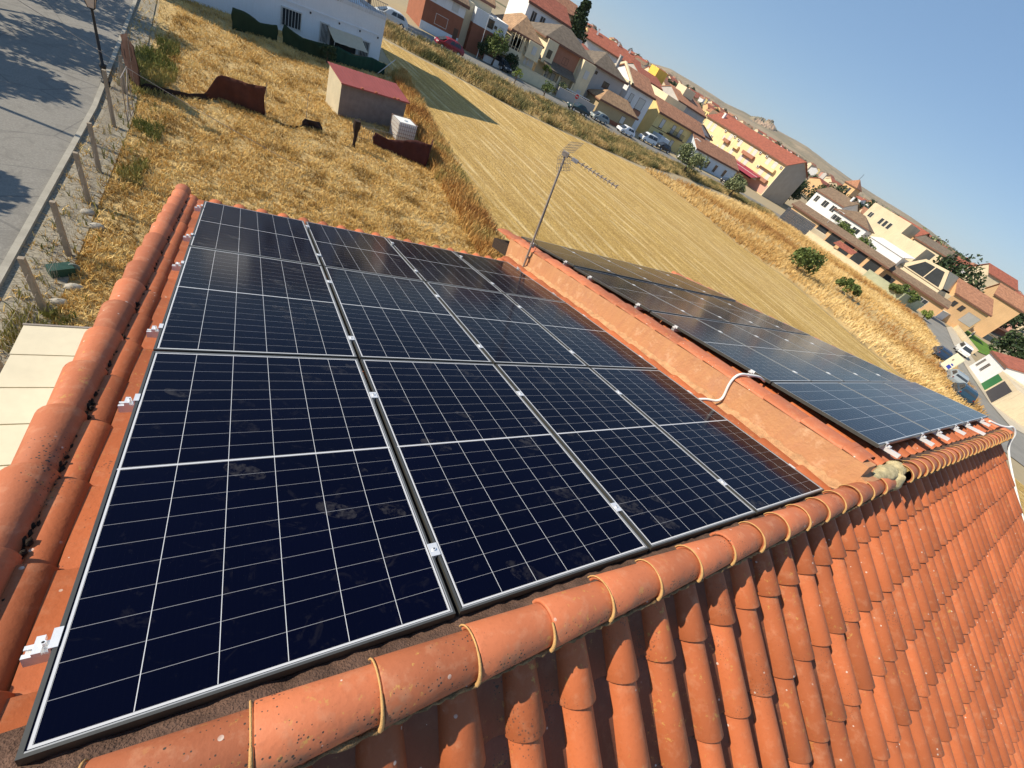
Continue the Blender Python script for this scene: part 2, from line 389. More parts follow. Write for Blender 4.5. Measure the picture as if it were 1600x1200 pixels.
# verge caps: left edge, on top of the party wall, right edge
def verge(u, n, v0, v1, r, phase, label, fl=1.0, mt_=None):
    mb = MB(); v = phase - .40
    while v < v1:
        b = max(v0, v - .05); e = min(v + .40, v1 + .02)
        if e > v0 + .05:
            barrel(mb, RP(0, 0, n), XV, Df, Uf, u, b, e, r - .019, r, -.010, .008, rr.random(), seg=14, a0=-.35, a1=PI + .1, th=.014, fl=fl)
        v += .40
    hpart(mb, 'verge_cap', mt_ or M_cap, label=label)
verge(-.268, -.112, -.3, 6.62, .088, .30, 'rounded verge tiles along the left edge')
verge(5.13, .272, .0, 7.35, .175, .18, 'broad flat tiles on top of the party wall', .26)
verge(4.775, -.072, -.02, 6.35, .118, .30, 'flat tiles between the left panels and the party wall', .45, M_tile)
verge(11.85, .17, -.2, 7.95, .09, .20, 'rounded verge tiles along the right edge')
mb = MB()        # dark debris caught under the left verge
for i in range(420):
    v = rr.uniform(.0, 6.3); p = RP(-.192 + rr.uniform(-.012, .012), v, -.105 + rr.uniform(-.01, .012)); q = rr.uniform(.004, .013)
    mb.ball(p, q, q * 1.6, q, n=5, k=3, rough=.3, rnd=rr)
hpart(mb, 'debris', M_dirt, kind='stuff')
# rendered party wall stepping up to the right roof
mb = MB(); N = 60; vs = []
for i in range(N + 1):
    v = -.06 + 6.79 * i / N
    for k, n in enumerate((-.35, -.17, .0, .16, .262)):
        vs.append(RP(4.955 + (rr.uniform(-.003, .003)), v, n))
mb.add(vs, [(i * 5 + k, i * 5 + k + 1, (i + 1) * 5 + k + 1, (i + 1) * 5 + k) for i in range(N) for k in range(4)], smooth=True)
for v in (-.06, 6.73):
    mb.add([RP(4.955, v, -.6), RP(5.14, v, -.6), RP(5.14, v, .26), RP(4.955, v, .262)], [(0, 1, 2, 3)])
mb.add([RP(4.955, -.06, .262), RP(5.14, -.06, .262), RP(5.14, 6.73, .262), RP(4.955, 6.73, .262)], [(0, 1, 2, 3)])
mb.box(4.957, 5.92, -.085, .02, -.2, .165)
hpart(mb, 'party_wall', M_wall)
mb = MB(); N = 120; vs = []                           # rough fillet at the foot of the wall
for i in range(N + 1):
    v = -.0 + 6.6 * i / N
    vs += [RP(4.951, v, .0 + rr.uniform(-.016, .016)), RP(4.935, v, -.02 + rr.uniform(-.01, .01)), RP(4.895 + rr.uniform(-.02, .012), v, -.045), RP(4.86, v, -.10)]
mb.add(vs, [(i * 4 + k, i * 4 + k + 1, (i + 1) * 4 + k + 1, (i + 1) * 4 + k) for i in range(N) for k in range(3)], smooth=True)
hpart(mb, 'mortar_fillet', plain('fillet', (.46, .255, .13), .95, .4, 14, bump=1.0))

# ------------------------------------------------------------------ solar panels
fr = MB()
for x0, x1, y0, y1 in ((0, .011, 0, PL), (PW - .011, PW, 0, PL), (.011, PW - .011, 0, .011), (.011, PW - .011, PL - .011, PL)):
    fr.box(x0, x1, y0, y1, -.035, 0)
ME_frame = fr.mesh('frame', M_frame)
lp = MB()  # painted glint strips on three sides; the dull left side has none
for x0, x1, y0, y1 in ((PW - .0125, PW - .0085, .0085, PL - .0085), (.0125, PW - .0125, .0085, .0125), (.0125, PW - .0125, PL - .0125, PL - .0085)):
    lp.box(x0, x1, y0, y1, -.004, .0006)
ME_glint = lp.mesh('frame_glint', M_glint)
gl = MB(); gl.box(.011, PW - .011, .011, PL - .011, -.006, -.0016); ME_glass = gl.mesh('glass', M_cell)
ORD = ('first', 'second', 'third', 'fourth', 'fifth')
def panel(Mx, label, group):
    o = thing('solar_panel', label, 'solar panel', group=group, mat=Mx)
    link('frame', ME_frame, o); link('frame_glint', ME_glint, o); link('glass', ME_glass, o)
CP, RPT = 1.154, 2.0017
colw = ('against the left verge', 'second from the verge', 'third from the verge', 'beside the wall')
roww = ('nearest the ridge', 'in the middle row', 'by the eave')
for r in range(3):
    for c in range(4):
        panel(roofM(c * CP, r * RPT + .006, -.001 if r == 2 else 0, tilt=math.radians(-.9) if r == 2 else R.uniform(-.0006, .0006)),
              'left field solar panel %s, %s' % (roww[r], colw[c]), 'panels of the left field')
RU, RV, RN, RYAW = 5.59, .09, .322, .012
def rM(u, v, rot=0.0, tilt=0.0, dn=0.0):
    return roofM(RU, RV, RN, RYAW) @ Matrix.Translation((u, v, dn)) @ Matrix.Rotation(rot, 4, 'Z') @ Matrix.Rotation(tilt, 4, 'X')
for i in range(3):
    panel(rM(2.0017 * i + PL, 0, PI / 2), 'solar panel laid lengthwise above the ridge, %s' % ('next to the party wall', 'middle of three', 'at the conduit end')[i], 'lengthwise panels of the right field')
rw2 = ('in the near row', 'in the middle row', 'in the eave row')
for r in range(3):
    for c in range(5):
        panel(rM(c * CP, 1.152 + r * RPT, 0, math.radians((-.25, -.6, -1.0)[r]), (0, 0, -.0)[r]), 'right field upright panel %s, %s' % (rw2[r], ORD[c] + ' from the party wall'), 'upright panels of the right field')

# mounting rails with their clamps
def rail_mesh(Lr):
    m_ = MB()
    m_.box(0, Lr, -.019, .019, -.040, -.034); m_.box(0, Lr, -.019, -.015, -.034, 0); m_.box(0, Lr, .015, .019, -.034, 0)
    m_.box(0, Lr, -.015, -.006, -.005, 0); m_.box(0, Lr, .006, .015, -.005, 0); m_.box(0, Lr, -.015, .015, -.022, -.019)
    return m_.mesh('rail', M_alu)
mc = MB(); mc.box(-.022, .022, -.032, .032, .0, .004); mc.box(-.0055, .0055, -.030, .030, -.034, .0); mc.tube([(0, 0, .004), (0, 0, .010)], .0085, 10); mc.tube([(0, 0, .0102), (0, 0, .0108)], .004, 6, 1)
ME_mid = mc.mesh('mid_clamp', [M_alu, M_black])
ec = MB(); ec.box(-.004, .011, -.030, .030, .0, .004); ec.box(-.009, -.004, -.030, .030, -.034, .004); ec.box(-.040, -.009, -.018, .018, -.034, -.029); ec.box(-.045, -.026, -.026, .026, -.030, -.012); ec.tube([(-.026, 0, -.030), (-.026, 0, -.006)], .007, 8); ec.tube([(-.026, 0, -.0058), (-.026, 0, -.0052)], .0035, 6, 1)
ME_end = ec.mesh('end_clamp', [M_alu, M_black])
def rail(Mx, Lr, seams, ends, label, group):
    o = thing('mounting_rail', label, 'rail', group=group, mat=Mx)
    link('rail', rail_mesh(Lr), o)
    for x in seams: link('mid_clamp', ME_mid, o, loc=(x, 0, .034))
    for x, fl in ends:
        e = link('end_clamp', ME_end, o, loc=(x, 0, .034)); e.rotation_euler = (0, 0, PI if fl else 0)
vs_left = []
for r in range(3):
    for q in (0, 1):
        vs_left.append(((.30, 1.51, 2.31, 3.53, 4.37, 5.60)[r * 2 + q], r, q))
for v, r, q in vs_left:
    rail(roofM(-.07, v, -.035), 4.74, [.07 + CP * k - .010 for k in (1, 2, 3)], [(.07, False), (.07 + CP * 3 + PW, True)],
         'rail under the left field panels %s, %s of two' % (roww[r], ('nearer', 'farther')[q]), 'rails of the left field')
for k_, u in enumerate((.23, 1.56, 2.35, 3.35, 4.17, 5.35)):
    Mx = rM(u, -.14 if k_ != 4 else -.24, PI / 2); Mx = Mx @ Matrix.Translation((0, 0, -.035))
    rail(Mx, 1.35, [], [(.14 if k_ != 4 else .24, False)], 'short rail poking out above the ridge, %s from the party wall' % ('first', 'second', 'third', 'fourth', 'fifth', 'sixth')[k_], 'short rails of the right field')
for r in range(3):
    for q, f_ in enumerate((.12, .74)):
        v = 1.152 + r * RPT + PL * f_
        Mx = rM(-.05, v) @ Matrix.Translation((0, 0, -.036 - (.008, .014, .02)[r]))
        o = thing('mounting_rail', 'rail under the upright right panels %s, %s of two' % (rw2[r], ('nearer', 'farther')[q]), 'rail', group='rails of the right field', mat=Mx)
        link('rail', rail_mesh(5.85), o)
        tl = math.radians((-.25, -.6, -1.0)[r]); dz = PL * f_ * math.sin(tl) + .036 + (.008, .014, .02)[r]
        for k in (1, 2, 3, 4): link('mid_clamp', ME_mid, o, loc=(.05 + CP * k - .010, 0, dz))
        link('end_clamp', ME_end, o, loc=(.05, 0, dz))
# roof hooks under the first rail ends are hidden; the white conduits are not
M_cond = plain('white_conduit', (.78, .77, .73), .5, .05)
mb = MB()
def spl(pts, n=8):
    pts = [Vector(p) for p in pts]; out = []
    for i in range(len(pts) - 1):
        p0 = pts[max(i - 1, 0)]; p1 = pts[i]; p2 = pts[i + 1]; p3 = pts[min(i + 2, len(pts) - 1)]
        for k in range(n):
            t = k / n; out.append(.5 * ((2 * p1) + (p2 - p0) * t + (2 * p0 - 5 * p1 + 4 * p2 - p3) * t * t + (3 * p1 - p0 - 3 * p2 + p3) * t ** 3))
    return out + [pts[-1]]
mb.tube(spl([RP(4.55, 1.44, -.06), RP(4.72, 1.38, -.01), RP(4.86, 1.33, .0), RP(4.93, 1.32, .05), RP(4.935, 1.34, .20), RP(4.95, 1.34, .30), RP(5.04, 1.34, .345), RP(5.20, 1.33, .345), RP(5.42, 1.32, .33), RP(5.62, 1.32, .27)]), .0140, 12)
mb.build('cable_conduit', M_cond, label='white cable conduit climbing the ochre party wall between the two panel fields', cat='conduit')
mb = MB()
mb.tube(spl([RP(11.5, .10, .27), RP(11.72, -.02, .25), (11.95, -.02, .27), (12.10, -.05, .30), (12.22, -.16, .22), (12.25, -.32, -.02), (12.25, -.8, -.36), (12.25, -1.6, -.86)]), .018, 12)
mb.build('cable_conduit', M_cond, label='white cable conduit curling over the far right end of the ridge', cat='conduit')

# aerial on the party wall
def rod(mb, a, b, r, n=8, mi=0): mb.tube([a, b], r, n, mi)
org = Vector((4.90, 5.65, -1.64))
ax = thing('television_aerial', 'grey television aerial with grid reflector on a mast clamped to the party wall', 'aerial', org)
M_galv = plain('galvanised', (.30, .26, .225), .5, .2, 6, metal=.3)
top = Vector((-.05, .31, 1.96))
mb = MB(); rod(mb, (0, 0, -.03), top, .020, 12); mb.build('mast', M_galv, ax)
for f_ in (.09, .20):
    mb = MB(); p = top * f_; mb.box(p.x - .02, p.x + .055, p.y - .025, p.y + .025, p.z - .015, p.z + .015)
    mb.build('bracket', M_galv, ax)
bd = Vector((.69, -.72, .0)).normalized(); pd = Vector((-bd.y, bd.x, 0)); zz = Vector((0, 0, 1))
mb = MB(); b0 = top + bd * -.04; rod(mb, b0, b0 + bd * 1.04, .009, 8)
Mb = Matrix((bd, pd, zz)).transposed().to_4x4(); Mb.translation = top
mb.box(-.06, .05, -.035, .035, -.035, .035, M=Mb); mb.build('boom', M_galv, ax)
mb = MB(); mb.box(.13, .24, -.03, .03, -.03, .02, M=Mb); mb.build('dipole_box', plain('grey_plastic', (.25, .25, .26), .5, .1), ax)
mb = MB()
for k in range(10):
    p = top + bd * (.30 + .074 * k)
    for sg in (-1, 1):
        rod(mb, p, p + pd * (.075 * sg) + bd * .035 + zz * .018, .008, 5); rod(mb, p, p + pd * (.075 * sg) + bd * .035 - zz * .018, .008, 5)
mb.build('director', M_galv, ax)
for sg, nm in ((1, 'upper grid of the reflector'), (-1, 'lower grid of the reflector')):
    mb = MB(); h0 = top + zz * (.03 * sg) + bd * .0; hv = zz * sg * .20 + bd * .085; wv = pd * .27 + bd * .05
    for k in range(9): q = wv * (-1 + 2 * k / 8); rod(mb, h0 + q, h0 + q + hv, .0032, 4)
    for k in range(5): q = hv * (k / 4); rod(mb, h0 + q - wv, h0 + q + wv, .0032, 4)
    mb.build('reflector_grid', M_galv, ax, label=nm)
mb = MB(); mb.tube(spl([top * .97 + pd * .03, top * .6 + Vector((.0, -.03, 0)), top * .28 + Vector((.02, -.04, 0)), top * .23 + Vector((.08, -.06, .02)), top * .05 + Vector((.03, -.05, 0))]), .004, 6)
mb.build('cable', M_black, ax)

# ------------------------------------------------------------------ ground, field, roads
def at(x, y, z=G):                       # where the sight line through a point of the photograph meets a level
    d = Vector(AX[0]) * ((x - 800) / 634.38) + Vector(AX[1]) * ((y - 600) / 634.38) + Vector(AX[2])
    t = (z - CAM.z) / d.z; return CAM + d * t
SKY = [(-180, .6), (0, .5), (8.8, .80), (11.7, 1.0), (15, 1.4), (18.5, 1.80), (21.7, 1.83), (26, 1.95), (29.1, 2.1), (32.3, 2.3), (34.5, 2.2), (37, 2.2), (39.9, 2.1), (42, 1.8), (44.6, 1.85), (48.7, 1.9), (52, 1.2), (60, .9), (90, .8), (180, .6)]
def skyl(a):
    for (a0, e0), (a1, e1) in zip(SKY, SKY[1:]):
        if a0 <= a <= a1: return e0 + (e1 - e0) * (a - a0) / (a1 - a0)
    return .6
def height(x, y):
    r = math.hypot(x - CAM.x, y - CAM.y)
    if r < 170: return G
    h = G + min(r - 170, 1000) * .032
    if r > 1100:
        a = math.degrees(math.atan2(y - CAM.y, x - CAM.x)); R0 = 4200
        t = min(1, (r - 1100) / (R0 - 1100)); t2 = t * t * (3 - 2 * t)
        H = CAM.z + R0 * math.tan(math.radians(skyl(a)))
        h = h + (H - h) * t2
        if r > R0: h -= (r - R0) * .12
        q = mn.fractal(Vector((x / 420, y / 420, 3)), 1.0, 2.0, 5)
        h += q * 26 * t * (1 - .7 * t)
    return h
azs = sorted(set([round(-180 + 6 * i, 2) for i in range(60)] + [round(-4 + .4 * i, 2) for i in range(190)]))
rads = [0, 30, 60, 100, 140, 170, 200, 240, 300, 380, 480, 600, 750, 900, 1100, 1300, 1500, 1750, 2000, 2250, 2500, 2600, 2700, 2900, 3200, 3500, 3800, 4100, 4200, 4400, 5000, 6500]
vs = []; fs = []
for r in rads:
    for a in azs:
        t = math.radians(a); x = CAM.x + r * math.cos(t); y = CAM.y + r * math.sin(t); vs.append((x, y, height(x, y)))
n = len(azs)
for i in range(len(rads) - 1):
    for j in range(n):
        k = (j + 1) % n
        fs.append((i * n + j, (i + 1) * n + j, (i + 1) * n + k, i * n + k) if i else (j, n + j, n + k))
mb = MB(); mb.add(vs, [f if len(set(f)) == len(f) else f for f in fs], smooth=True)
s = NT('terrain'); v = s.coord(kind='Object')
geo = s.n("ShaderNodeNewGeometry"); dist = s.n("ShaderNodeVectorMath", operation='LENGTH'); s.link(geo.outputs['Position'], dist.inputs[0])
n1 = s.noise(v, .004, 6, .6); n2 = s.noise(v, .03, 5, .6); n3 = s.noise(v, .5, 5); vo = s.voro(v, .0045, out='Color')
vb = s.n("ShaderNodeSeparateColor"); s.link(vo, vb.inputs[0])
fieldc = s.mix(vb.outputs[0], (.40, .31, .20), (.27, .22, .155)); fieldc = s.mix(s.math('MULTIPLY', s.ramp(vb.outputs[1], .5, .8), .45), fieldc, (.17, .16, .10))
olive = s.voro(v, .055); fieldc = s.mix(s.math('MULTIPLY', s.math('LESS_THAN', olive, .33), s.ramp(n1, .42, .55)), fieldc, (.06, .08, .035))
fieldc = s.mix(s.math('MULTIPLY', s.ramp(n2, .5, .7), .4), fieldc, (.14, .13, .08))
near = s.mix(s.noise(v, .9, 6, .65), (.42, .34, .22), (.30, .25, .16))
col = s.mix(s.ramp(dist.outputs['Value'], 180, 320), near, fieldc)
rock = s.ramp(s.n("ShaderNodeSeparateXYZ").outputs[2], 0, 1)
s.base(col); s.set(Roughness=1.0); s.b.inputs['Specular IOR Level'].default_value = .1
mb.build('ground', s.m, kind='structure')
# the rocky hill on the skyline
mb = MB(); vs = []; nx, ny = 110, 40
for i in range(nx + 1):
    for j in range(ny + 1):
        a = math.radians(34.0 + 6.4 * i / nx); r = 2500 + 800 * j / ny
        t = i / nx; e = math.sin(PI * j / ny) ** .7
        prof = math.exp(-((t - .42) / .19) ** 2) + .62 * math.exp(-((t - .66) / .13) ** 2) + .40 * math.exp(-((t - .80) / .09) ** 2) + .25 * math.exp(-((t - .24) / .07) ** 2)
        x = CAM.x + r * math.cos(a); y = CAM.y + r * math.sin(a)
        q = 1 - abs(mn.fractal(Vector((x / 90, y / 90, 1)), .9, 2.1, 6)) * 1.1
        vs.append((x, y, 40 + e * (98 * prof) * (.45 + .55 * q) + 14 * e * (q - .5)))
mb.add(vs, [(i * (ny + 1) + j, (i + 1) * (ny + 1) + j, (i + 1) * (ny + 1) + j + 1, i * (ny + 1) + j + 1) for i in range(nx) for j in range(ny)])
s = NT('rock_hill'); v = s.coord(); st = s.coord(scale=(1, 1, 2.5))
c_ = s.mix(s.ramp(s.noise(st, .02, 7, .7), .38, .62), (.20, .15, .10), (.46, .33, .23)); c_ = s.mix(s.math('MULTIPLY', s.ramp(s.noise(v, .012, 4), .48, .6), .6), c_, (.13, .15, .09))
s.base(c_); s.set(Roughness=1.0); mb.build('hills', s.m, kind='structure')

def sheet(name, poly, z, mat, div=0, kind='structure', amp=0.0):
    mb = MB(); mb.add([(p[0], p[1], z) for p in poly], [tuple(range(len(poly)))])
    return mb.build(name, mat, kind=kind)
def inside(x, y, poly):
    c = False; j = len(poly) - 1
    for i in range(len(poly)):
        if (poly[i][1] > y) != (poly[j][1] > y) and x < (poly[j][0] - poly[i][0]) * (y - poly[i][1]) / (poly[j][1] - poly[i][1]) + poly[i][0]: c = not c
        j = i
    return c
# stubble field
ROW = Vector((.19, -.98, 0)); rowa = math.atan2(ROW.y, ROW.x)
s = NT('stubble'); v = s.coord(rot=(0, 0, -rowa)); v2 = s.coord(rot=(0, 0, -rowa), scale=(.03, 1, 1)); v0 = s.coord()
str_ = s.noise(v2, 1.5, 3, .6); fine = s.noise(s.coord(rot=(0, 0, -rowa), scale=(.10, 1, 1)), 5.0, 4, .7); gr = s.noise(v0, 7, 6, .75); big = s.noise(v0, .08, 4)
c_ = s.mix(s.ramp(str_, .38, .60), (.49, .315, .085), (.74, .52, .19))
c_ = s.mix(s.ramp(fine, .35, .68), c_, (.40, .26, .095)); c_ = s.mix(s.math('MULTIPLY', s.ramp(gr, .50, .62), .7), c_, (.25, .155, .055))
c_ = s.mix(s.math('MULTIPLY', s.ramp(gr, .50, .30), .45), c_, (.78, .58, .25))
c_ = s.mix(s.math('MULTIPLY', s.ramp(big, .45, .7), .3), c_, (.55, .38, .18))
tr = s.n("ShaderNodeSeparateXYZ"); s.link(v, tr.inputs[0])
wob = s.math('ADD', tr.outputs[1], s.math('MULTIPLY', s.noise(s.coord(scale=(.035, .035, 1)), 1, 1), 5.0))
trk = s.ramp(s.math('ABSOLUTE', s.math('SUBTRACT', s.math('FRACT', s.math('DIVIDE', wob, 1.45)), .5)), .16, .04); trk2 = s.ramp(s.math('ABSOLUTE', s.math('SUBTRACT', s.math('FRACT', s.math('DIVIDE', wob, 5.8)), .5)), .04, .015)
c_ = s.mix(s.math('MULTIPLY', s.math('MULTIPLY', trk, s.ramp(s.noise(s.coord(rot=(0, 0, -rowa), scale=(.22, 1, 1)), 1.1, 4, .7), .44, .60)), .60), c_, (.84, .67, .36))
c_ = s.mix(s.math('MULTIPLY', s.math('MULTIPLY', trk2, s.ramp(s.noise(v0, .5, 4), .35, .6)), .32), c_, (.86, .72, .42)); c_ = s.mix(s.math('MULTIPLY', s.ramp(s.noise(v0, 2.6, 5, .75), .50, .66), .38), c_, (.30, .19, .07))
s.base(c_); s.set(Roughness=1.0); s.b.inputs['Specular IOR Level'].default_value = .1; s.bump(s.math('ADD', gr, fine), 1.0, .12); M_stub = s.m
def apx(*ps): return [tuple(at(x, y)[:2]) for x, y in ps]
SB = apx((1000, 262), (1060, 305), (1100, 337), (1151, 381), (1235, 440), (1290, 488), (1340, 533), (1408, 588), (1450, 630))
STUB = [(10.6, -30), (10.4, 16), (10.9, 26), (11.3, 38), (11.6, 56)] + apx((740, 136), (800, 169), (889, 211), (950, 238)) + SB + [(50, -30)]
sheet('stubble_field', STUB, G + .03, M_stub)
# weedy plot next to the house
s = NT('dry_grass_soil'); v0 = s.coord(); a_ = s.noise(v0, 1.3, 6, .7); b_ = s.noise(v0, 6, 5, .75)
c_ = s.mix(s.ramp(b_, .38, .66), (.38, .26, .105), (.76, .55, .24)); c_ = s.mix(s.math('MULTIPLY', s.ramp(a_, .52, .72), .5), c_, (.19, .17, .06))
s.base(c_); s.set(Roughness=1.0); s.bump(s.math('ADD', a_, b_), 1.0, .15); M_plot = s.m
PLOT = [(-3.35, -12), (-3.35, 30), (-4.0, 40), (1, 41.5), (11.6, 46), (11.3, 38), (10.9, 26), (10.4, 16), (10.6, -12)]
sheet('grass_plot', PLOT, G + .02, M_plot)
s = NT('asphalt'); v0 = s.coord(); c_ = s.mix(s.noise(v0, .35, 4), (.155, .148, .132), (.20, .19, .168)); c_ = s.mix(s.ramp(s.noise(v0, 30, 3), .4, .7), c_, (.24, .23, .205))
c_ = s.mix(s.math('MULTIPLY', s.ramp(s.noise(v0, 1.1, 5, .6, 2.0), .52, .60), .35), c_, (.115, .11, .10))
ck = s.math('LESS_THAN', s.voro(v0, .45, 'DISTANCE_TO_EDGE'), .008); c_ = s.mix(s.math('MULTIPLY', ck, .4), c_, (.06, .06, .06))
s.base(c_); s.set(Roughness=.85); s.bump(s.noise(v0, 60, 3), .3, .01); M_asph = s.m
M_conc = plain('concrete', (.40, .37, .31), .9, .18, 3, bump=.3, dirt=.3)
M_kerb = plain('kerb_stone', (.33, .31, .26), .9, .2, 3, bump=.3)
s = NT('cobbles'); v0 = s.coord(scale=(1, 2.2, 1)); e = s.voro(v0, 7, 'DISTANCE_TO_EDGE'); c_ = s.mix(s.ramp(e, .0, .12), (.13, .115, .08), (.29, .26, .20)); s.base(c_); s.set(Roughness=.9); s.bump(e, .6, .02); M_cob = s.m
sheet('road', [(-4.05, -12), (-4.05, 20), (-4.75, 37), (-6, 60), (-19, 60), (-17, -12)], G + .05, M_asph)
mb = MB(); pk = [(-4.05, -12), (-4.05, 20), (-4.75, 37), (-6, 60)]
for (x0, y0), (x1, y1) in zip(pk, pk[1:]):
    mb.add([(x0, y0, G), (x1, y1, G), (x1 + .13, y1, G), (x0 + .13, y0, G), (x0, y0, G + .12), (x1, y1, G + .12), (x1 + .13, y1, G + .12), (x0 + .13, y0, G + .12)], [(4, 5, 6, 7), (0, 1, 5, 4), (2, 3, 7, 6), (0, 4, 7, 3), (1, 2, 6, 5)])
mb.build('kerb', M_kerb, kind='structure')
sheet('verge', [(-3.92, -12), (-3.92, 20), (-4.62, 37), (-4.0, 38), (-3.0, 20), (-3.0, -12)], G + .04, M_cob)
# street beyond the field and the road on the right
sheet('street', [(5, 65.6), (60, 66.2), (85, 68.5), (108, 64.5), (118, 52), (124, 52), (122, 68), (108, 74.5), (76, 76), (5, 75)], G + .04, M_asph)
def apx(*ps): return [tuple(at(x, y)[:2]) for x, y in ps]
M_asph2 = plain('worn_asphalt', (.24, .23, .205), .9, .15, .5)
sheet('road', apx((1436, 478), (1452, 520), (1462, 548), (1473, 600), (1497, 640), (1560, 700), (1640, 760), (1640, 700), (1578, 668), (1545, 630), (1512, 580), (1492, 545), (1478, 512), (1470, 490)), G + .06, M_asph2)
sheet('pavement', apx((1478, 512), (1492, 545), (1512, 580), (1545, 630), (1578, 668), (1640, 700), (1640, 640), (1600, 650), (1560, 610), (1530, 575), (1508, 545), (1488, 510)), G + .10, plain('pavement', (.50, .44, .34), .9, .12, .6))

# ---- grasses: many blades, uncountable
def grass(name, n, sampler, h0, h1, wd, cols, label=None, lean=.5, seed=1, blades=4, patch=.5):
    rs = np.random.RandomState(seed); pts = sampler(rs, n); n = len(pts)
    P = np.repeat(pts, blades, axis=0); N = len(P)
    P = P + np.c_[rs.normal(0, .05, (N, 2)) * (h1 * 1.2), np.zeros(N)]
    an = rs.uniform(0, 2 * PI, N); h = rs.uniform(h0, h1, N); ln = rs.uniform(.1, lean, N) * h
    dx = np.c_[np.cos(an), np.sin(an), np.zeros(N)]; tx = np.c_[-np.sin(an), np.cos(an), np.zeros(N)]
    an2 = rs.uniform(0, 2 * PI, N); d2 = np.c_[np.cos(an2), np.sin(an2), np.zeros(N)]
    ww = wd * rs.uniform(.6, 1.4, N)[:, None]
    a = P - tx * ww; b = P + tx * ww; m1 = P + d2 * (ln * .35)[:, None] + np.array([0, 0, 1]) * (h * .6)[:, None]
    t = P + d2 * ln[:, None] + np.array([0, 0, 1]) * h[:, None]
    V = np.stack([a, b, m1 + tx * ww * .9, m1 - tx * ww * .9, t + tx * ww * .5, t - tx * ww * .5], 1).reshape(-1, 3)
    me = bpy.data.meshes.new(name); me.vertices.add(len(V)); me.vertices.foreach_set('co', V.ravel())
    base_ = (np.arange(N) * 6)[:, None]
    q = np.concatenate([base_ + np.array([0, 1, 2, 3]), base_ + np.array([3, 2, 4, 5])], 1).ravel()
    me.loops.add(len(q)); me.loops.foreach_set('vertex_index', q)
    me.polygons.add(N * 2); me.polygons.foreach_set('loop_start', np.arange(N * 2) * 4); me.polygons.foreach_set('loop_total', np.full(N * 2, 4))
    at_ = me.attributes.new('tint', 'FLOAT', 'POINT'); pt = np.array([mn.fractal(Vector((p[0] * patch, p[1] * patch, seed)), 1, 2, 3) for p in pts]); at_.data.foreach_set('value', np.repeat(np.clip(np.repeat(.48 + pt * .75 + rs.uniform(-.18, .18, n), blades) + rs.uniform(-.18, .18, N), 0, 1), 6))
    me.update(); s = NT(name + '_blades'); a_ = s.n("ShaderNodeAttribute"); a_.attribute_name = 'tint'
    cr = s.n("ShaderNodeValToRGB"); s.link(a_.outputs['Fac'], cr.inputs[0]); el = cr.color_ramp.elements
    for i, c in enumerate(cols):
        p_ = i / (len(cols) - 1)
        if i < 2: el[i].position = p_ if i == 0 else 1; el[i].color = c + (1,)
    el[1].position = 1; el[1].color = cols[-1] + (1,)
    for i, c in enumerate(cols[1:-1]): e_ = el.new((i + 1) / (len(cols) - 1)); e_.color = c + (1,)
    s.base(cr.outputs[0]); s.set(Roughness=.9); s.b.inputs['Specular IOR Level'].default_value = .15
    me.materials.append(s.m)
    return link(name, me, kind='stuff', label=label, cat='grass')
def in_poly(poly, z, clump=0, wgt=None):
    xs = [p[0] for p in poly]; ys = [p[1] for p in poly]
    def f(rs, n):
        out = []
        while len(out) < n:
            x = rs.uniform(min(xs), max(xs)); y = rs.uniform(min(ys), max(ys))
            if not inside(x, y, poly): continue
            if wgt and rs.uniform() > wgt(x, y): continue
            out.append((x, y, z))
        return np.array(out)
    return f
def wplot(x, y):
    q = mn.noise(Vector((x * .55, y * .55, 0))) * .6 + mn.noise(Vector((x * 1.7, y * 1.7, 4))) * .5
    return max(.04, min(1, .62 + q * 1.1)) * min(1, 18 / max(y, 6)) * (1 if x > -3.0 else .22)
GOLD = [(.30, .18, .055), (.60, .39, .125), (.74, .52, .20), (.80, .62, .28)]
grass('dry_grass', 62000, in_poly([(-3.85, 6), (-3.85, 20), (-4.3, 30), (-4.4, 39), (2, 41), (11, 45), (10.8, 26), (10.3, 14), (8, 6)], G + .01, wgt=wplot), .05, .17, .008, GOLD, 'knee high dry golden grass on the plot below the roof', lean=1.2, seed=3, blades=4, patch=.9)
GREEN = [(.14, .16, .04), (.30, .28, .09), (.52, .40, .15)]
def wgreen(x, y): return 1.0 if mn.noise(Vector((x * .5, y * .4, 9))) > .12 else .04
grass('green_weeds', 1700, in_poly([(-3.6, 8), (-3.8, 30), (-2.4, 30), (-2.0, 22), (-2.6, 8)], G + .02, wgt=wgreen), .10, .28, .010, GREEN, 'green and straw coloured weeds along the wire fence', seed=5, blades=5)
grass('tall_weeds', 5200, in_poly([(9.6, 12), (9.4, 24), (9.9, 32), (10.6, 42), (12.2, 44), (11.6, 32), (11.4, 22), (11.2, 12)], G + .02), .25, .75, .013, [(.30, .14, .05), (.52, .29, .09), (.62, .40, .15), (.30, .26, .09)], 'rust and straw weeds between the plot and the stubble', seed=6, blades=4)
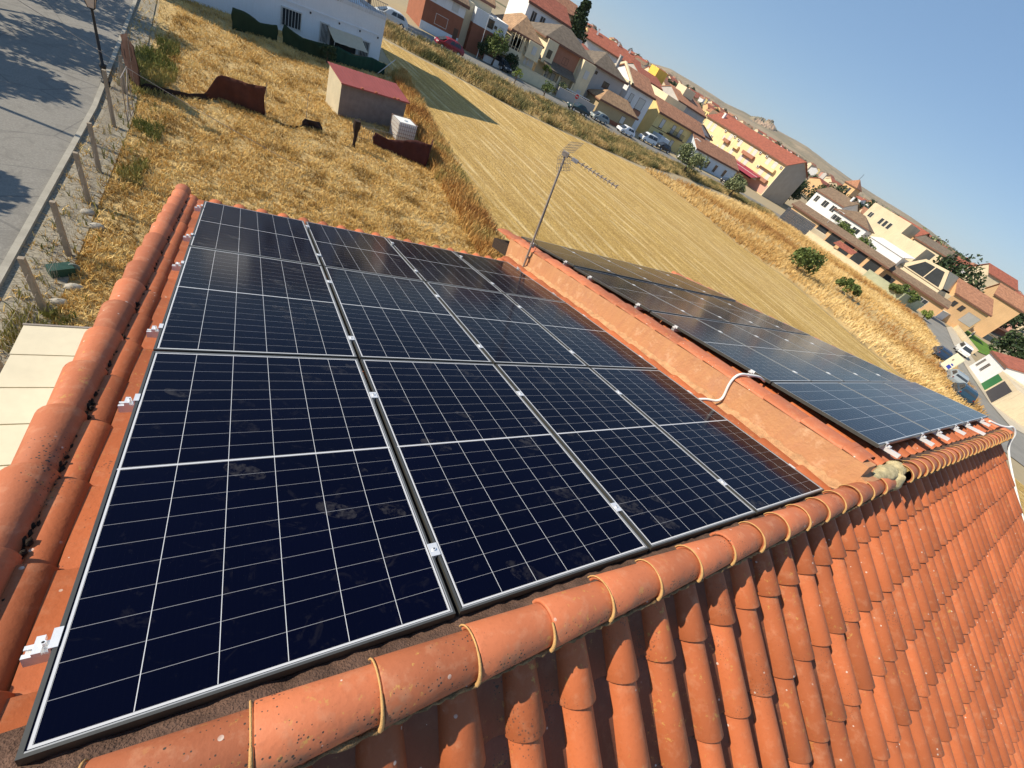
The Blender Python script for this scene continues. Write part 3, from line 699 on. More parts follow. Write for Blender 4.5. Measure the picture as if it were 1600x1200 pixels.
# tall dry bank along the street
BANK = [(12.6, 57.0), (30, 58.6), (60, 60.6), (66, 57.5), (96, 60), (112, 57), (116, 45), (117, 30), (110, 22), (90, 13), (66, 3), (60, 5), (64, 15), (71, 28), (77, 41), (73, 53), (92, 56), (100, 62), (84, 66), (60, 65.4), (12.0, 64.6)]
B1 = [(12.4, 57.2)] + apx((740, 134), (800, 167), (889, 209), (950, 236), (1000, 258)) + [(66, 58.0), (84, 60.5), (106, 60), (108, 63.8), (85, 67.8), (60, 65.8), (12.0, 65.0)]
B2 = [SB[0]] + [(p[0] + .3, p[1]) for p in SB] + [(66, 3), (78, 7), (92, 15), (112, 24), (117, 30), (116, 45), (110, 58), (104, 62)]
sheet('weed_bank', B2, G + .02, plain('weed_soil', (.52, .36, .15), 1, .45, .35, bump=.6))
sheet('weed_bank', B1, G + .025, plain('weed_soil2', (.34, .25, .11), 1, .45, .5, bump=.6))
grass('tall_dry_weeds', 24000, in_poly(B1, G, wgt=lambda x, y: max(.10, min(1, .45 + 1.5 * mn.noise(Vector((x * .25, y * .5, 6)))))), .22, .85, .020, [(.09, .10, .04), (.22, .20, .085), (.44, .31, .13), (.62, .46, .22)], 'tall straw and olive weeds on the bank along the street', lean=.9, seed=8, blades=4, patch=.35)
grass('rust_weeds', 16000, in_poly(B2, G, wgt=lambda x, y: max(.12, min(1, .5 + 1.3 * mn.noise(Vector((x * .07, y * .07, 2)))))), .25, .70, .030, [(.34, .18, .065), (.50, .31, .11), (.66, .47, .20), (.74, .57, .29)], 'rust brown and golden weeds on the waste ground right of the stubble', lean=.7, seed=9, blades=4, patch=.06)

# ------------------------------------------------------------------ trees and bushes
M_bark = plain('bark', (.11, .08, .055), .95, .3, 6, bump=.6)
def leaf_mat(name, a, b):
    if name in MATS: return MATS[name]
    s = NT(name); at_ = s.n("ShaderNodeAttribute"); at_.attribute_name = 'tint'
    s.base(s.mix(at_.outputs['Fac'], a, b)); s.set(Roughness=.65); s.b.inputs['Specular IOR Level'].default_value = .25
    MATS[name] = s.m; return s.m
def crown_mesh(name, mat, w, h, n, leaf, seed, shape='round', clumps=14):
    rs = np.random.RandomState(seed); cl = []
    for i in range(clumps):
        if shape == 'cone': t = rs.uniform(0, 1) ** 1.2; rad = (1 - t) * .42 + .05; a = rs.uniform(0, 2 * PI); c = (math.cos(a) * rad * w * .55, math.sin(a) * rad * w * .55, h * t * .92); q = w * (.26 * (1 - t) + .07)
        elif shape == 'column': t = rs.uniform(0, 1); a = rs.uniform(0, 2 * PI); rr_ = .22 * math.sin(PI * min(1, t * .9 + .1)) ; c = (math.cos(a) * rr_ * w, math.sin(a) * rr_ * w, h * t); q = w * .28
        else:
            a = rs.uniform(0, 2 * PI); ph = math.acos(rs.uniform(-.6, 1)); k = rs.uniform(.45, .78); c = (math.cos(a) * math.sin(ph) * w / 2 * k, math.sin(a) * math.sin(ph) * w / 2 * k, h * .5 + math.cos(ph) * h / 2 * k); q = min(w, h) * rs.uniform(.14, .25)
        cl.append((c, q, rs.uniform(0, .35)))
    ci = rs.randint(0, clumps, n); C_ = np.array([cl[i][0] for i in ci]); Q = np.array([cl[i][1] for i in ci]); Tn = np.array([cl[i][2] for i in ci])
    d = rs.normal(size=(n, 3)); d /= np.linalg.norm(d, axis=1)[:, None]; P = C_ + d * (Q * rs.uniform(.45, 1.08, n) ** .6)[:, None]
    a = rs.normal(size=(n, 3)); a /= np.linalg.norm(a, axis=1)[:, None]; b = np.cross(a, rs.normal(size=(n, 3))); b /= np.linalg.norm(b, axis=1)[:, None]
    s_ = (leaf * rs.uniform(.6, 1.3, n))[:, None]
    V = np.stack([P - a * s_, P + b * s_ * .6, P + a * s_, P - b * s_ * .6], 1).reshape(-1, 3)
    me = bpy.data.meshes.new(name); me.vertices.add(4 * n); me.vertices.foreach_set('co', V.ravel()); me.loops.add(4 * n); me.loops.foreach_set('vertex_index', np.arange(4 * n))
    me.polygons.add(n); me.polygons.foreach_set('loop_start', np.arange(n) * 4); me.polygons.foreach_set('loop_total', np.full(n, 4))
    t = me.attributes.new('tint', 'FLOAT', 'POINT'); t.data.foreach_set('value', np.repeat(np.clip(Tn + rs.uniform(0, .65, n), 0, 1), 4)); me.update(); me.materials.append(mat); return me
def tree(name, label, cat, loc, w, h, trunk, col, n=1500, leaf=.16, seed=1, shape='round', group=None, clumps=14, rise=None):
    o = thing(name, label, cat, loc, group=group); rise = trunk * .8 if rise is None else rise
    c = link('crown', crown_mesh('crown', leaf_mat(*col), w, h, n, leaf, seed, shape, clumps), o); c.location = (0, 0, rise)
    mb = MB(); rs = random.Random(seed); top = Vector((rs.uniform(-.1, .1) * w, rs.uniform(-.1, .1) * w, rise + h * (.75 if shape == 'cone' else .5)))
    mb.tube([(0, 0, -.2), tuple(top * .5), tuple(top)], [.035 * w + .03, .025 * w + .02, .01 * w], 7)
    for k in range(5):
        a = rs.uniform(0, 2 * PI); p = top * rs.uniform(.45, .9); mb.tube([p, p + Vector((math.cos(a) * w * .3, math.sin(a) * w * .3, h * .22))], .012 * w + .01, 5, r2=.004 * w + .003)
    mb.build('trunk', M_bark, o); return o
L_green = ('leaf_green', (.045, .075, .018), (.16, .20, .055)); L_dark = ('leaf_dark', (.014, .030, .012), (.055, .085, .03)); L_olive = ('leaf_olive', (.08, .105, .045), (.27, .30, .15)); L_lime = ('leaf_lime', (.08, .12, .02), (.26, .32, .07))

# ------------------------------------------------------------------ things on the plot
ys = [7.1, 9.3, 11.4, 13.9, 15.7, 19.0, 22.1]
fence = thing('wire_fence', 'sagging wire fence strung between the concrete posts beside the road', 'fence', (0, 0, G))
def fx(y): return -3.15 - max(0, y - 13) * .035
mb = MB()
for a, b in zip(ys[:-1], ys[1:]):
    for k in range(int((b - a) / .14)):
        y = a + (b - a) * k / int((b - a) / .14); y2 = y + .34; x = fx(y)
        sag = .12 * math.sin(PI * (y - a) / (b - a))
        if y2 < b: mb.tube([(x, y, .02), (x + .02, y2, 1.08 - sag)], .0022, 3, caps=False); mb.tube([(x, y2, .02), (x + .02, y, 1.08 - sag)], .0022, 3, caps=False)
    for z, sg in ((1.10, .12), (.6, .05)):
        mb.tube([(fx(a), a, z), (fx((a + b) / 2) + .03, (a + b) / 2, z - sg), (fx(b), b, z)], .003, 4, caps=False)
mb.build('wire_mesh', M_galv, fence)
wh = ('nearest the pale canopy', 'beside the fallen green bin', 'third along the road', 'fourth along the road', 'before the last', 'stained and tall by the street lamp', 'farthest by the street lamp')
for i, y in enumerate(ys):
    mb = MB(); hh = 1.42 if i < 5 else (1.75 if i == 5 else 1.3); lx = R.uniform(-.03, .03); ly = R.uniform(-.04, .04)
    p = [(-.05, -.05), (.05, -.05), (.05, .05), (-.05, .05)]
    vs = [(a, b, -.1) for a, b in p] + [(a * .9 + lx, b * .9 + ly, hh) for a, b in p]
    mb.add(vs, [(3, 2, 1, 0), (4, 5, 6, 7), (0, 1, 5, 4), (1, 2, 6, 5), (2, 3, 7, 6), (3, 0, 4, 7)])
    mb.build('fence_post', plain('post_concrete', (.30, .25, .19), .9, .2, 5, bump=.5, dirt=.5), loc=(fx(y), y, G), label='concrete fence post ' + wh[i], cat='fence post', group='concrete posts of the wire fence')
# wrought gate frame beside the lamp
gt = thing('wire_gate', 'narrow metal framed wire gate with two diagonal bars near the lamp', 'gate', (-3.05, 20.0, G)); mb = MB()
for a, b in (((0, -.6, 0), (0, -.6, 1.5)), ((0, .6, .1), (0, .6, 1.5)), ((0, -.6, 1.5), (0, .6, 1.5)), ((0, -.6, .1), (0, .6, .1)), ((0, -.6, .1), (0, .6, 1.5)), ((0, 0, .1), (0, 0, 1.5))): rod(mb, a, b, .018, 6)
mb.build('gate_frame', M_galv, gt)
def lamp(loc, hh, label):
    o = thing('street_lamp', label, 'street lamp', loc); mb = MB()
    mb.tube([(0, 0, 0), (0, 0, .08), (0, 0, .1), (0, 0, .5), (0, 0, .55), (0, 0, .62), (0, 0, .66), (0, 0, hh)], [.13, .13, .085, .075, .10, .10, .052, .036], 12); mb.tube([(0, 0, hh), (0, 0, hh + .03), (0, 0, hh + .06)], [.036, .07, .05], 12)
    mb.build('pole', M_blackpaint, o)
    mb = MB(); z0 = hh + .06
    a0, a1, zt = .085, .17, z0 + .40; bt = [(-a0, -a0, z0), (a0, -a0, z0), (a0, a0, z0), (-a0, a0, z0)]; tp = [(-a1, -a1, zt), (a1, -a1, zt), (a1, a1, zt), (-a1, a1, zt)]
    for i in range(4): rod(mb, bt[i], tp[i], .010, 5); rod(mb, bt[i], bt[(i + 1) % 4], .010, 5); rod(mb, tp[i], tp[(i + 1) % 4], .012, 5)
    ap = (0, 0, zt + .17); mb.add(tp + [ap], [(0, 1, 4), (1, 2, 4), (2, 3, 4), (3, 0, 4)]); mb.tube([(0, 0, zt + .14), (0, 0, zt + .28)], .03, 8, r2=.01)
    mb.build('lantern_frame', M_blackpaint, o)
    mb = MB(); mb.add([tuple(Vector(q) * 1) for q in bt + tp], [(0, 1, 5, 4), (1, 2, 6, 5), (2, 3, 7, 6), (3, 0, 4, 7), (0, 3, 2, 1)]); mb.v = [(x * .95, y * .95, z) for x, y, z in mb.v]
    mb.build('lantern_glass', plain('milky_glass', (.62, .50, .40), .4, .05), o); return o
M_blackpaint = plain('black_paint', (.012, .013, .015), .45, .1, 5, spec=.4)
lamp((-4.02, 22.3, G + .1), 2.26, 'black iron street lamp with a four sided lantern beside the wire fence')
# kerbside trees outside the photo on the left, whose shadows lie on the road
for i, (x, y, w_, h_) in enumerate(((-11.2, 27.6, 6.0, 4.4), (-11.5, 22.4, 4.6, 3.4), (-9.6, 15.4, 2.6, 2.2), (-11.5, 34, 6.5, 5))):
    tree('street_tree', ('pine', 'bushy', 'young', 'tall')[i] + ' tree on the far side of the road, its shadow on the asphalt', 'tree', (x, y, G), w_, h_, 2.6, L_dark, 2600, .15, 30 + i, clumps=20, group='trees across the road')
mb = MB(); mb.tube([(0, 0, 0), (0, 0, 7.6)], .085, 10, r2=.06); mb.build('telegraph_pole', plain('pole_wood', (.16, .11, .07), .9), loc=(-11.6, 20.9, G), label='tall wooden telegraph pole across the road, its thin shadow on the asphalt', cat='pole')
for i, (a, b) in enumerate((((-11.6, 20.9, G + 7.3), (3.5, 13.5, G + 2.0)), ((-11.6, 20.9, G + 7.5), (2.5, 24, G + 2.2)))): pass
for i, (p, q) in enumerate((((-12, 33.0, -2.8), (-.3, 22.2, -4.9)), ((-11, 25.5, -3.2), (6, 18.5, -6.0)))):
    pass
# overhead wires
for i, (A_, B_) in enumerate((((at(22, -2, -3.4)), (at(345, 180, -5.4))), ((at(190, 92, -5.0)), (at(700, 300, -3.2))))): pass
wa = at(-60, -55, -3.0); wb_ = at(470, 262, -5.2); mb = MB(); mid = (wa + wb_) / 2 - Vector((0, 0, .12))
mb.tube(spl([wa, mid, wb_], 10), .008, 5); mb.build('overhead_wire', M_galv, label='thin overhead wire crossing the road and the plot corner', cat='wire')

# brown and green netting
def netting(name, label, pts, mat, cat='netting', wav=.04, z0=0.0, group=None, seed=1):
    rs = random.Random(seed); o_ = Vector((pts[0][0], pts[0][1], G)); mb = MB(); vs = []; cols_ = []
    fine = []
    for (x0, y0, h0), (x1, y1, h1) in zip(pts, pts[1:]):
        n = max(2, int(math.hypot(x1 - x0, y1 - y0) / .12))
        for k in range(n): t = k / n; fine.append((x0 + (x1 - x0) * t, y0 + (y1 - y0) * t, h0 + (h1 - h0) * t))
    fine.append(pts[-1]); rows = 6
    for i, (x, y, h) in enumerate(fine):
        for k in range(rows + 1):
            t = k / rows; q = wav * math.sin(i * .7 + 1.3 * k) * (.3 + t) + rs.uniform(-.01, .01)
            vs.append((x - o_.x + q, y - o_.y + q * .6 + .02 * math.sin(i * 1.9), max(0, h) * t))
    m_ = rows + 1
    mb.add(vs, [(i * m_ + k, (i + 1) * m_ + k, (i + 1) * m_ + k + 1, i * m_ + k + 1) for i in range(len(fine) - 1) for k in range(rows)], smooth=True)
    o = mb.build(name, mat, loc=o_, label=label, cat=cat, group=group)
    md = o.modifiers.new('thick', 'SOLIDIFY'); md.thickness = .012; return o
M_brown = plain('brown_netting', (.085, .028, .017), .9, .28, 3, bump=.2); M_greenn = plain('green_netting', (.008, .045, .028), .8, .25, 2)
M_greens = plain('green_shade_cloth', (.022, .040, .018), .9, .25, 2)
M_darkn = plain('dark_netting', (.03, .018, .015), .9, .3, 5)
netting('shade_netting', 'tall rust brown netting standing upright beside the street lamp', [(-3.75, 24.4, 1.2), (-3.4, 23.2, 1.75), (-3.05, 22.6, 1.6)], plain('brown_netting_shaded', (.040, .016, .011), .9, .3, 3), seed=2)  # darker copy of the brown netting, its part shade put into the colour
netting('shade_netting', 'black netting collapsed in a low curve on the grass', [(-3.0, 22.8, .35), (-2.4, 23.1, .30), (-1.6, 23.5, .22), (-1.0, 24.0, .30)], M_darkn, wav=.08, seed=3)
netting('shade_netting', 'rust brown netting fence standing alone in the middle of the plot', [(-1.1, 24.1, .30), (-.62, 24.4, .95), (-.45, 24.45, 1.08), (0.1, 24.35, 1.12), (.55, 24.25, 1.16), (1.15, 24.15, 1.30)], M_brown, seed=4)
netting('shade_netting', 'crumpled dark netting heap trailing through the grass', [(1.3, 24.0, .06), (2.1, 23.8, .08), (2.6, 24.1, .14), (3.0, 24.4, .45), (3.4, 24.5, .42), (3.6, 24.5, .1)], M_darkn, wav=.12, seed=5)
netting('shade_netting', 'dark brown netting screen in front of the white water tank', [(6.25, 24.85, .72), (7.0, 24.7, .66), (7.6, 24.55, .85), (8.3, 24.3, 1.20), (9.15, 24.05, 1.30), (9.35, 24.6, 1.25), (9.9, 26.2, 1.0)], plain('maroon_netting', (.060, .018, .016), .9, .3, 3), seed=6)
for i, (x, y, h) in enumerate(((1.18, 24.1, 1.5), (-3.3, 23.0, 1.9), (2.9, 24.4, 1.55), (6.2, 24.9, .95))):
    mb = MB(); mb.tube([(0, 0, -.1), (.01, 0, h)], .012, 6); mb.build('stake', M_galv, loc=(x, y, G), label='thin metal stake ' + ('at the end of the lone netting fence', 'behind the tall netting by the lamp', 'bare in the grass by the netting heap', 'left of the netting before the tank')[i], cat='stake', group='stakes on the plot')
mb = MB(); mb.tube([(0, 0, -.1), (0, 0, .2), (.02, 0, .55), (0, 0, .8), (0, .0, 1.0), (0, 0, 1.32)], [.10, .07, .09, .12, .19, .17], 9); mb.build('netting_bundle', M_darkn, loc=(5.12, 23.8, G), label='dark brown netting bundled round a post before the shed', cat='netting')
lw = thing('wire_railing', 'low grey wire railing between shed and netting screen', 'fence', (5.4, 25.2, G)); mb = MB()
dv = Vector((2.9, .5, 0))
for k in range(26): p = dv * (k / 25); rod(mb, p, p + Vector((0, 0, .75)), .008, 4)
for z in (.1, .72): rod(mb, (0, 0, z), dv + Vector((0, 0, z)), .011, 4)
mb.build('railing', M_galv, lw)
# shed
sh = thing('garden_shed', 'grey block shed with a red mono pitch roof standing on the plot', 'shed', (4.8, 27.75, G), math.atan2(1.25, 3.9))
M_block = plain('cement_block', (.20, .165, .15), .95, .22, 3, bump=.3, dirt=.2)
M_cream_lit = plain('cream_side_lit', (.50, .44, .31), .9, .12, 2)  # cream of the sun-facing side, its light put into the colour
mb = MB(); SW, SDp = 4.1, 1.6
mb.prism([(0, -.1), (SDp, -.1), (SDp, 1.98), (0, 1.72)], 0, SW, 0, axis='x'); mb.build('wall', M_block, sh)
mb = MB(); mb.prism([(0, -.1), (SDp, -.1), (SDp, 1.96), (0, 1.70)], -.012, -.002, 0, axis='x'); mb.build('lit_side_skin', M_cream_lit, sh)
mb = MB()
for k in range(40):
    x0 = -.12 + (SW + .24) * k / 40; x1 = -.12 + (SW + .24) * (k + 1) / 40; z = .012 * (k % 2)
    mb.add([(x0, -.16, 1.72 + z), (x1, -.16, 1.72 + .012 - z), (x1, SDp + .1, 2.04 + .012 - z), (x0, SDp + .1, 2.04 + z)], [(0, 1, 2, 3)])
mb.box(-.12, SW + .12, -.165, -.155, 1.66, 1.73)
mb.build('roof', plain('red_sheet', (.29, .075, .065), .6, .15, 1.2), sh)
for k, x in enumerate((1.05, 1.9, 3.1, 3.35)):
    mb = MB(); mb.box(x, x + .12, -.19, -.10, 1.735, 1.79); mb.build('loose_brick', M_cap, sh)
# water tank in its cage
tk = thing('water_tank', 'white plastic cube water tank in a wire cage on a pallet', 'water tank', (8.35, 27.25, G), .25)
mb = MB(); mb.box(-.58, .58, -.5, .5, .15, 1.14); mb.tube([(0, 0, 1.14), (0, 0, 1.2)], .12, 12); o = mb.build('tank', plain('milky_plastic', (.74, .75, .72), .5, .06, 2), tk)
b_ = o.modifiers.new('b', 'BEVEL'); b_.width = .05; b_.segments = 3
mb = MB(); 
for sx in (-.6, .6):
    for k in range(9): y = -.52 + 1.04 * k / 8; rod(mb, (sx, y, .1), (sx, y, 1.17), .011, 4)
    for k in range(6): z = .16 + 1.0 * k / 5; rod(mb, (sx, -.52, z), (sx, .52, z), .011, 4)
for sy in (-.52, .52):
    for k in range(10): x = -.6 + 1.2 * k / 9; rod(mb, (x, sy, .1), (x, sy, 1.17), .011, 4)
    for k in range(6): z = .16 + 1.0 * k / 5; rod(mb, (-.6, sy, z), (.6, sy, z), .011, 4)
mb.build('cage', plain('cage_steel', (.34, .24, .2), .5, .2, 8, metal=.3), tk)
mb = MB(); 
for y in (-.5, -.06, .38): mb.box(-.6, .6, y, y + .12, 0, .14)
mb.build('pallet', plain('pale_wood', (.48, .42, .33), .9), tk)
# fallen bin and stones near the fence
bn = thing('wheelie_bin', 'small dark green bin fallen on its side against a fence post', 'bin', (-2.95, 10.75, G), .2)
mb = MB(); mb.prism([(-.10, .02), (.10, .02), (.13, .26), (-.13, .26)], 0, .42, axis='y'); mb.build('bin_body', plain('bin_green', (.02, .06, .045), .5), bn, rotz=1.9)
mb = MB(); mb.tube([(0, 0, .16), (0, .03, .16)], .12, 12); mb.build('lid', plain('bin_grey', (.15, .19, .18), .5), bn)
rs = random.Random(4)
for i, (x, y) in enumerate([tuple(at(*q)[:2]) for q in ((117, 452), (93, 476), (152, 357), (138, 335))]):
    mb = MB(); mb.ball((0, 0, .06), .16, .11, .09, n=9, k=6, rough=.12, rnd=rs); mb.build('stone', M_conc, loc=(x, y, G), label='pale stone ' + ('in the grass by the roof verge', 'between fence post and canopy', 'in the grass past the bin', 'farthest up the fence')[i], cat='stone', group='stones in the grass')
# pale canopy below the left verge
cp = thing('sheet_canopy', 'cream sheet roofed canopy beside the wire fence below the verge', 'canopy', (0, 0, 0))
cl = [at(37, 508, -4.6), at(150, 505, -4.6)]; X0, X1 = cl[0].x, -.45; Y1 = cl[0].y
M_sheet = plain('cream_sheet', (.60, .54, .40), .6, .10, 1.0)
for k in range(6):
    mb = MB(); y1 = Y1 - .62 * k; y0 = y1 - .60; mb.add([(X0 + (Y1 - y0) * -.02, y0, -4.6), (X1, y0, -4.6), (X1, y1, -4.6), (X0, y1, -4.6), (X0, y0, -4.63), (X1, y0, -4.63), (X1, y1, -4.63), (X0, y1, -4.63)], [(0, 1, 2, 3), (4, 7, 6, 5), (0, 4, 5, 1), (2, 6, 7, 3), (0, 3, 7, 4)]); mb.build('roof_sheet', M_sheet, cp)
mb = MB(); 
for x in (X0 + .03, X1 - .1): mb.box(x, x + .05, Y1 - 3.7, Y1 + .03, -4.70, -4.635)
mb.build('beam', M_galv, cp)
for y in (Y1 - .05, Y1 - 3.6):
    mb = MB(); mb.box(X0 + .03, X0 + .08, y, y + .05, G, -4.70); mb.build('post', M_galv, cp)
mb = MB(); mb.box(X0 - .01, X1, Y1 + .002, Y1 + .03, -4.64, -4.585); mb.build('edge_trim', M_galv, cp)

# ------------------------------------------------------------------ houses
M_glass = plain('window_glass', (.035, .04, .045), .12, .3, .6, spec=.6)
M_wf = plain('window_frame_white', (.60, .58, .54), .6, .05); M_wd = plain('window_frame_brown', (.10, .055, .035), .6, .1)
M_fas = plain('fascia_brown', (.17, .085, .06), .8, .15, 2); M_shut = plain('roller_shutter', (.56, .55, .52), .7, .06, 3)
def wmat(name, col, dirt=.2): return plain(name, col, .9, .09, .7, dirt=dirt)
def roofmat(name, col):
    if name in MATS: return MATS[name]
    s = NT(name); v = s.coord(); w1 = s.n("ShaderNodeTexWave", wave_type='BANDS', bands_direction='X'); s.link(v, w1.inputs[0]); w1.inputs['Scale'].default_value = 1.1
    n_ = s.noise(v, 1.6, 6, .8); n2_ = s.noise(v, .35, 4, .7)
    c_ = s.mix(s.ramp(n_, .35, .65), c4(col, .55), c4(col, 1.4)); c_ = s.mix(s.math('MULTIPLY', w1.outputs[1], .35), c_, c4(col, .6)); c_ = s.mix(s.math('MULTIPLY', s.ramp(n2_, .45, .7), .4), c_, c4(col, .7))
    s.base(c_); s.set(Roughness=.9); s.bump(w1.outputs[1], .5, .05); MATS[name] = s.m; return s.m
RO = roofmat('orange_tiles', (.38, .18, .10)); RB = roofmat('brown_tiles', (.22, .15, .095)); RR = roofmat('red_tiles', (.33, .10, .058)); RC = roofmat('mottled_tiles', (.38, .235, .13)); RG = roofmat('grey_tiles', (.165, .13, .095))
def window(par, x, z, w_, h_, face='f', W=0, D=0, fm=None, gm=None, style='w', ledge=False, nosub=False):
    o = link('window', None, par) if False else None
    mb = MB(); g_ = MB(); t = .05
    if face == 'f': P = lambda a, d, c: (a, -d, c)
    elif face == 'l': P = lambda a, d, c: (-d, a, c)
    else: P = lambda a, d, c: (W + d, a, c)
    def bx(m_, a0, a1, d0, d1, c0, c1):
        q = [P(a0, d0, c0), P(a1, d1, c1)]; m_.box(min(q[0][0], q[1][0]), max(q[0][0], q[1][0]), min(q[0][1], q[1][1]), max(q[0][1], q[1][1]), c0, c1)
    bx(mb, x - t, x, .0, .05, z - t, z + h_ + t); bx(mb, x + w_, x + w_ + t, .0, .05, z - t, z + h_ + t); bx(mb, x, x + w_, .0, .05, z - t, z); bx(mb, x, x + w_, .0, .05, z + h_, z + h_ + t)
    if style == 'w': bx(mb, x + w_ / 2 - .03, x + w_ / 2 + .03, .0, .04, z, z + h_)
    if ledge: bx(mb, x - .12, x + w_ + .12, .05, .16, z - .12, z - t)
    if style == 'bars':
        for k in range(7): a = x + w_ * k / 6; bx(mb, a - .012, a + .012, .12, .145, z - .05, z + h_ + .05)
        for c in (z, z + h_): bx(mb, x - .05, x + w_ + .05, .12, .145, c - .02, c + .02)
    o = mb.build('window', fm or M_wf, par)
    bx(g_, x, x + w_, .0, .02, z, z + h_); g_.build('pane', gm or M_glass, o)
    return o
def balcony(par, x, z, w_, d_, mat, h_=.95):
    mb = MB(); mb.box(x, x + w_, -d_, -.002, z - .18, z); mb.box(x, x + w_, -d_, -d_ + .05, z, z + .1)
    for k in range(int(w_ / .14) + 1): a = x + .02 + (w_ - .04) * k / int(w_ / .14); mb.box(a - .012, a + .012, -d_ + .01, -d_ + .035, z + .1, z + h_ - .05)
    mb.box(x, x + w_, -d_, -d_ + .05, z + h_ - .05, z + h_)
    for a in (x, x + w_ - .04): mb.box(a, a + .04, -d_, -.002, z + h_ - .05, z + h_)
    mb.build('balcony', mat, par)
def house_(name, label, cat, x, y, W, D, H, wall, roof=None, rtype='gable', rh=1.6, ov=.35, rot=0.0, wins=(), base=None, group=None, z=G, par=.0, chim=(), ridge_dir='x', low=.5):
    o = thing(name, label, cat, (x, y, z), rot, group)
    mb = MB(); mb.box(0, W, 0, D, -low, H)
    if rtype == 'gable' and ridge_dir == 'x': mb.prism([(0.02, H), (D - .02, H), (D / 2, H + rh - .05)], .0, W, axis='x')
    if rtype == 'gable' and ridge_dir == 'y': mb.prism([(0.02, H), (W - .02, H), (W / 2, H + rh - .05)], .0, D, axis='y')
    if rtype == 'flat' and par:
        for a in ((0, W, 0, .18), (0, W, D - .18, D), (0, .18, .18, D - .18), (W - .18, W, .18, D - .18)): mb.box(*a, H, H + par)
    mb.build('wall', wall, o)
    if base: mb = MB(); mb.box(-.02, W + .02, -.025, D, -low, base[1]); mb.build('base_band', base[0], o)
    if roof:
        mb = MB(); e = ov; t = .16
        if rtype == 'gable' and ridge_dir == 'x':
            k = rh / (D / 2); A_ = [(-e, H - k * e), (D / 2, H + rh), (D + e, H - k * e), (D + e, H - k * e + t), (D / 2, H + rh + t), (-e, H - k * e + t)]; mb.prism(A_, -e, W + e, axis='x')
        elif rtype == 'gable':
            k = rh / (W / 2); A_ = [(-e, H - k * e), (W / 2, H + rh), (W + e, H - k * e), (W + e, H - k * e + t), (W / 2, H + rh + t), (-e, H - k * e + t)]; mb.prism(A_, -e, D + e, axis='y')
        elif rtype == 'hip':
            m_ = min(W, D) / 2 + e; r0 = [(-e, -e, H), (W + e, -e, H), (W + e, D + e, H), (-e, D + e, H)]
            rd = [(-e + m_, -e + m_ if W >= D else -e + m_, H + rh), (W + e - m_, D + e - m_, H + rh)]
            if W >= D: rd = [(-e + m_, D / 2, H + rh), (W + e - m_, D / 2, H + rh)]; fs = [(0, 1, 5, 4), (1, 2, 5), (2, 3, 4, 5), (3, 0, 4)]
            else: rd = [(W / 2, -e + m_, H + rh), (W / 2, D + e - m_, H + rh)]; fs = [(0, 1, 4), (1, 2, 5, 4), (2, 3, 5), (3, 0, 4, 5)]
            lo = [(a, b, H - t) for a, b, c in r0]
            mb.add(r0 + rd + lo, fs + [(6, 9, 8, 7), (0, 6, 7, 1), (1, 7, 8, 2), (2, 8, 9, 3), (3, 9, 6, 0)])
        elif rtype == 'shed':
            mb.prism([(-e, H), (D + e, H + rh), (D + e, H + rh + t), (-e, H + t)], -e, W + e, axis='x')
        elif rtype == 'flat': mb.box(.2, W - .2, .2, D - .2, H, H + .06)
        r_ = mb.build('roof', roof, o)
        if rtype in ('gable', 'hip') and D < 30:
            q_ = MB(); hh_ = H - (rh / (D / 2) * ov if rtype == 'gable' and ridge_dir == 'x' else 0) - .01; q_.box(-ov, W + ov, -ov - .06, -ov, hh_ - .22, hh_ + .10); q_.box(-ov - .06, -ov - .002, -ov, D + ov, H - .34, H - .16) if rtype == 'hip' else None; q_.build('fascia', M_fas, r_)
            if rtype == 'gable': q_ = MB(); q_.box(-.02, W + .02, -.12, -.004, H - .28, H - .06); q_.build('cornice', wall, o)
        for cx_, cy_ in chim: mb = MB(); mb.box(cx_, cx_ + .55, cy_, cy_ + .45, H + rh * .4, H + rh + .75); mb.box(cx_ - .06, cx_ + .61, cy_ - .06, cy_ + .51, H + rh + .752, H + rh + .85); mb.build('chimney', wall, r_)
    for wn in wins: window(o, *wn[:4], **(wn[4] if len(wn) > 4 else {}), W=W, D=D)
    return o
F = dict
# white house with the awning, left end of the plot
fa = at(591, 97) ; fb = at(320, 10); dr = (fa - fb); ang = math.atan2(dr.y, dr.x); L0 = 17.0
dxy = dr.normalized(); o0 = fa - dxy * L0
Wb = thing('white_house', 'white two level house with stained parapet, barred windows and a beige awning', 'house', (o0.x, o0.y, G), ang)
Mw = plain('white_stained_render', (.72, .74, .76), .9, .05, .8, dirt=.10)
mb = MB(); mb.box(0, L0, 0, 11, -2.2, 3.0); mb.build('wall', Mw, Wb)
mb = MB(); mb.box(0, L0 - 3.0 - 2.2, -.05, 0, 2.2, 4.2); 
mb = MB()
for a in ((L0 - 9.5, L0 + .02, -.03, .16), (L0 - .14, L0 + .02, .16, 11)): mb.box(*a, 3.0, 3.26)
mb.build('parapet', plain('parapet_stained', (.60, .61, .62), .9, .12, 1.5, dirt=.7), Wb)
mb = MB(); mb.box(L0 - 14, L0 - .45, -.035, -.002, 1.80, 1.90); mb.build('band', Mw, Wb)
mb = MB(); mb.box(0, L0 - 9.5, -.02, 9, 3.0, 6.2); mb.box(L0 - 9.5, L0 - 1.3, 1.9, 11, 3.0, 9.8); mb.build('upper_storey', Mw, Wb)
mb = MB(); mb.box(L0 - 9.8, L0 - 1.0, 1.6, 11.3, 9.8, 10.0); mb.build('roof', plain('flat_roof_pale', (.5, .47, .42), .9), Wb)
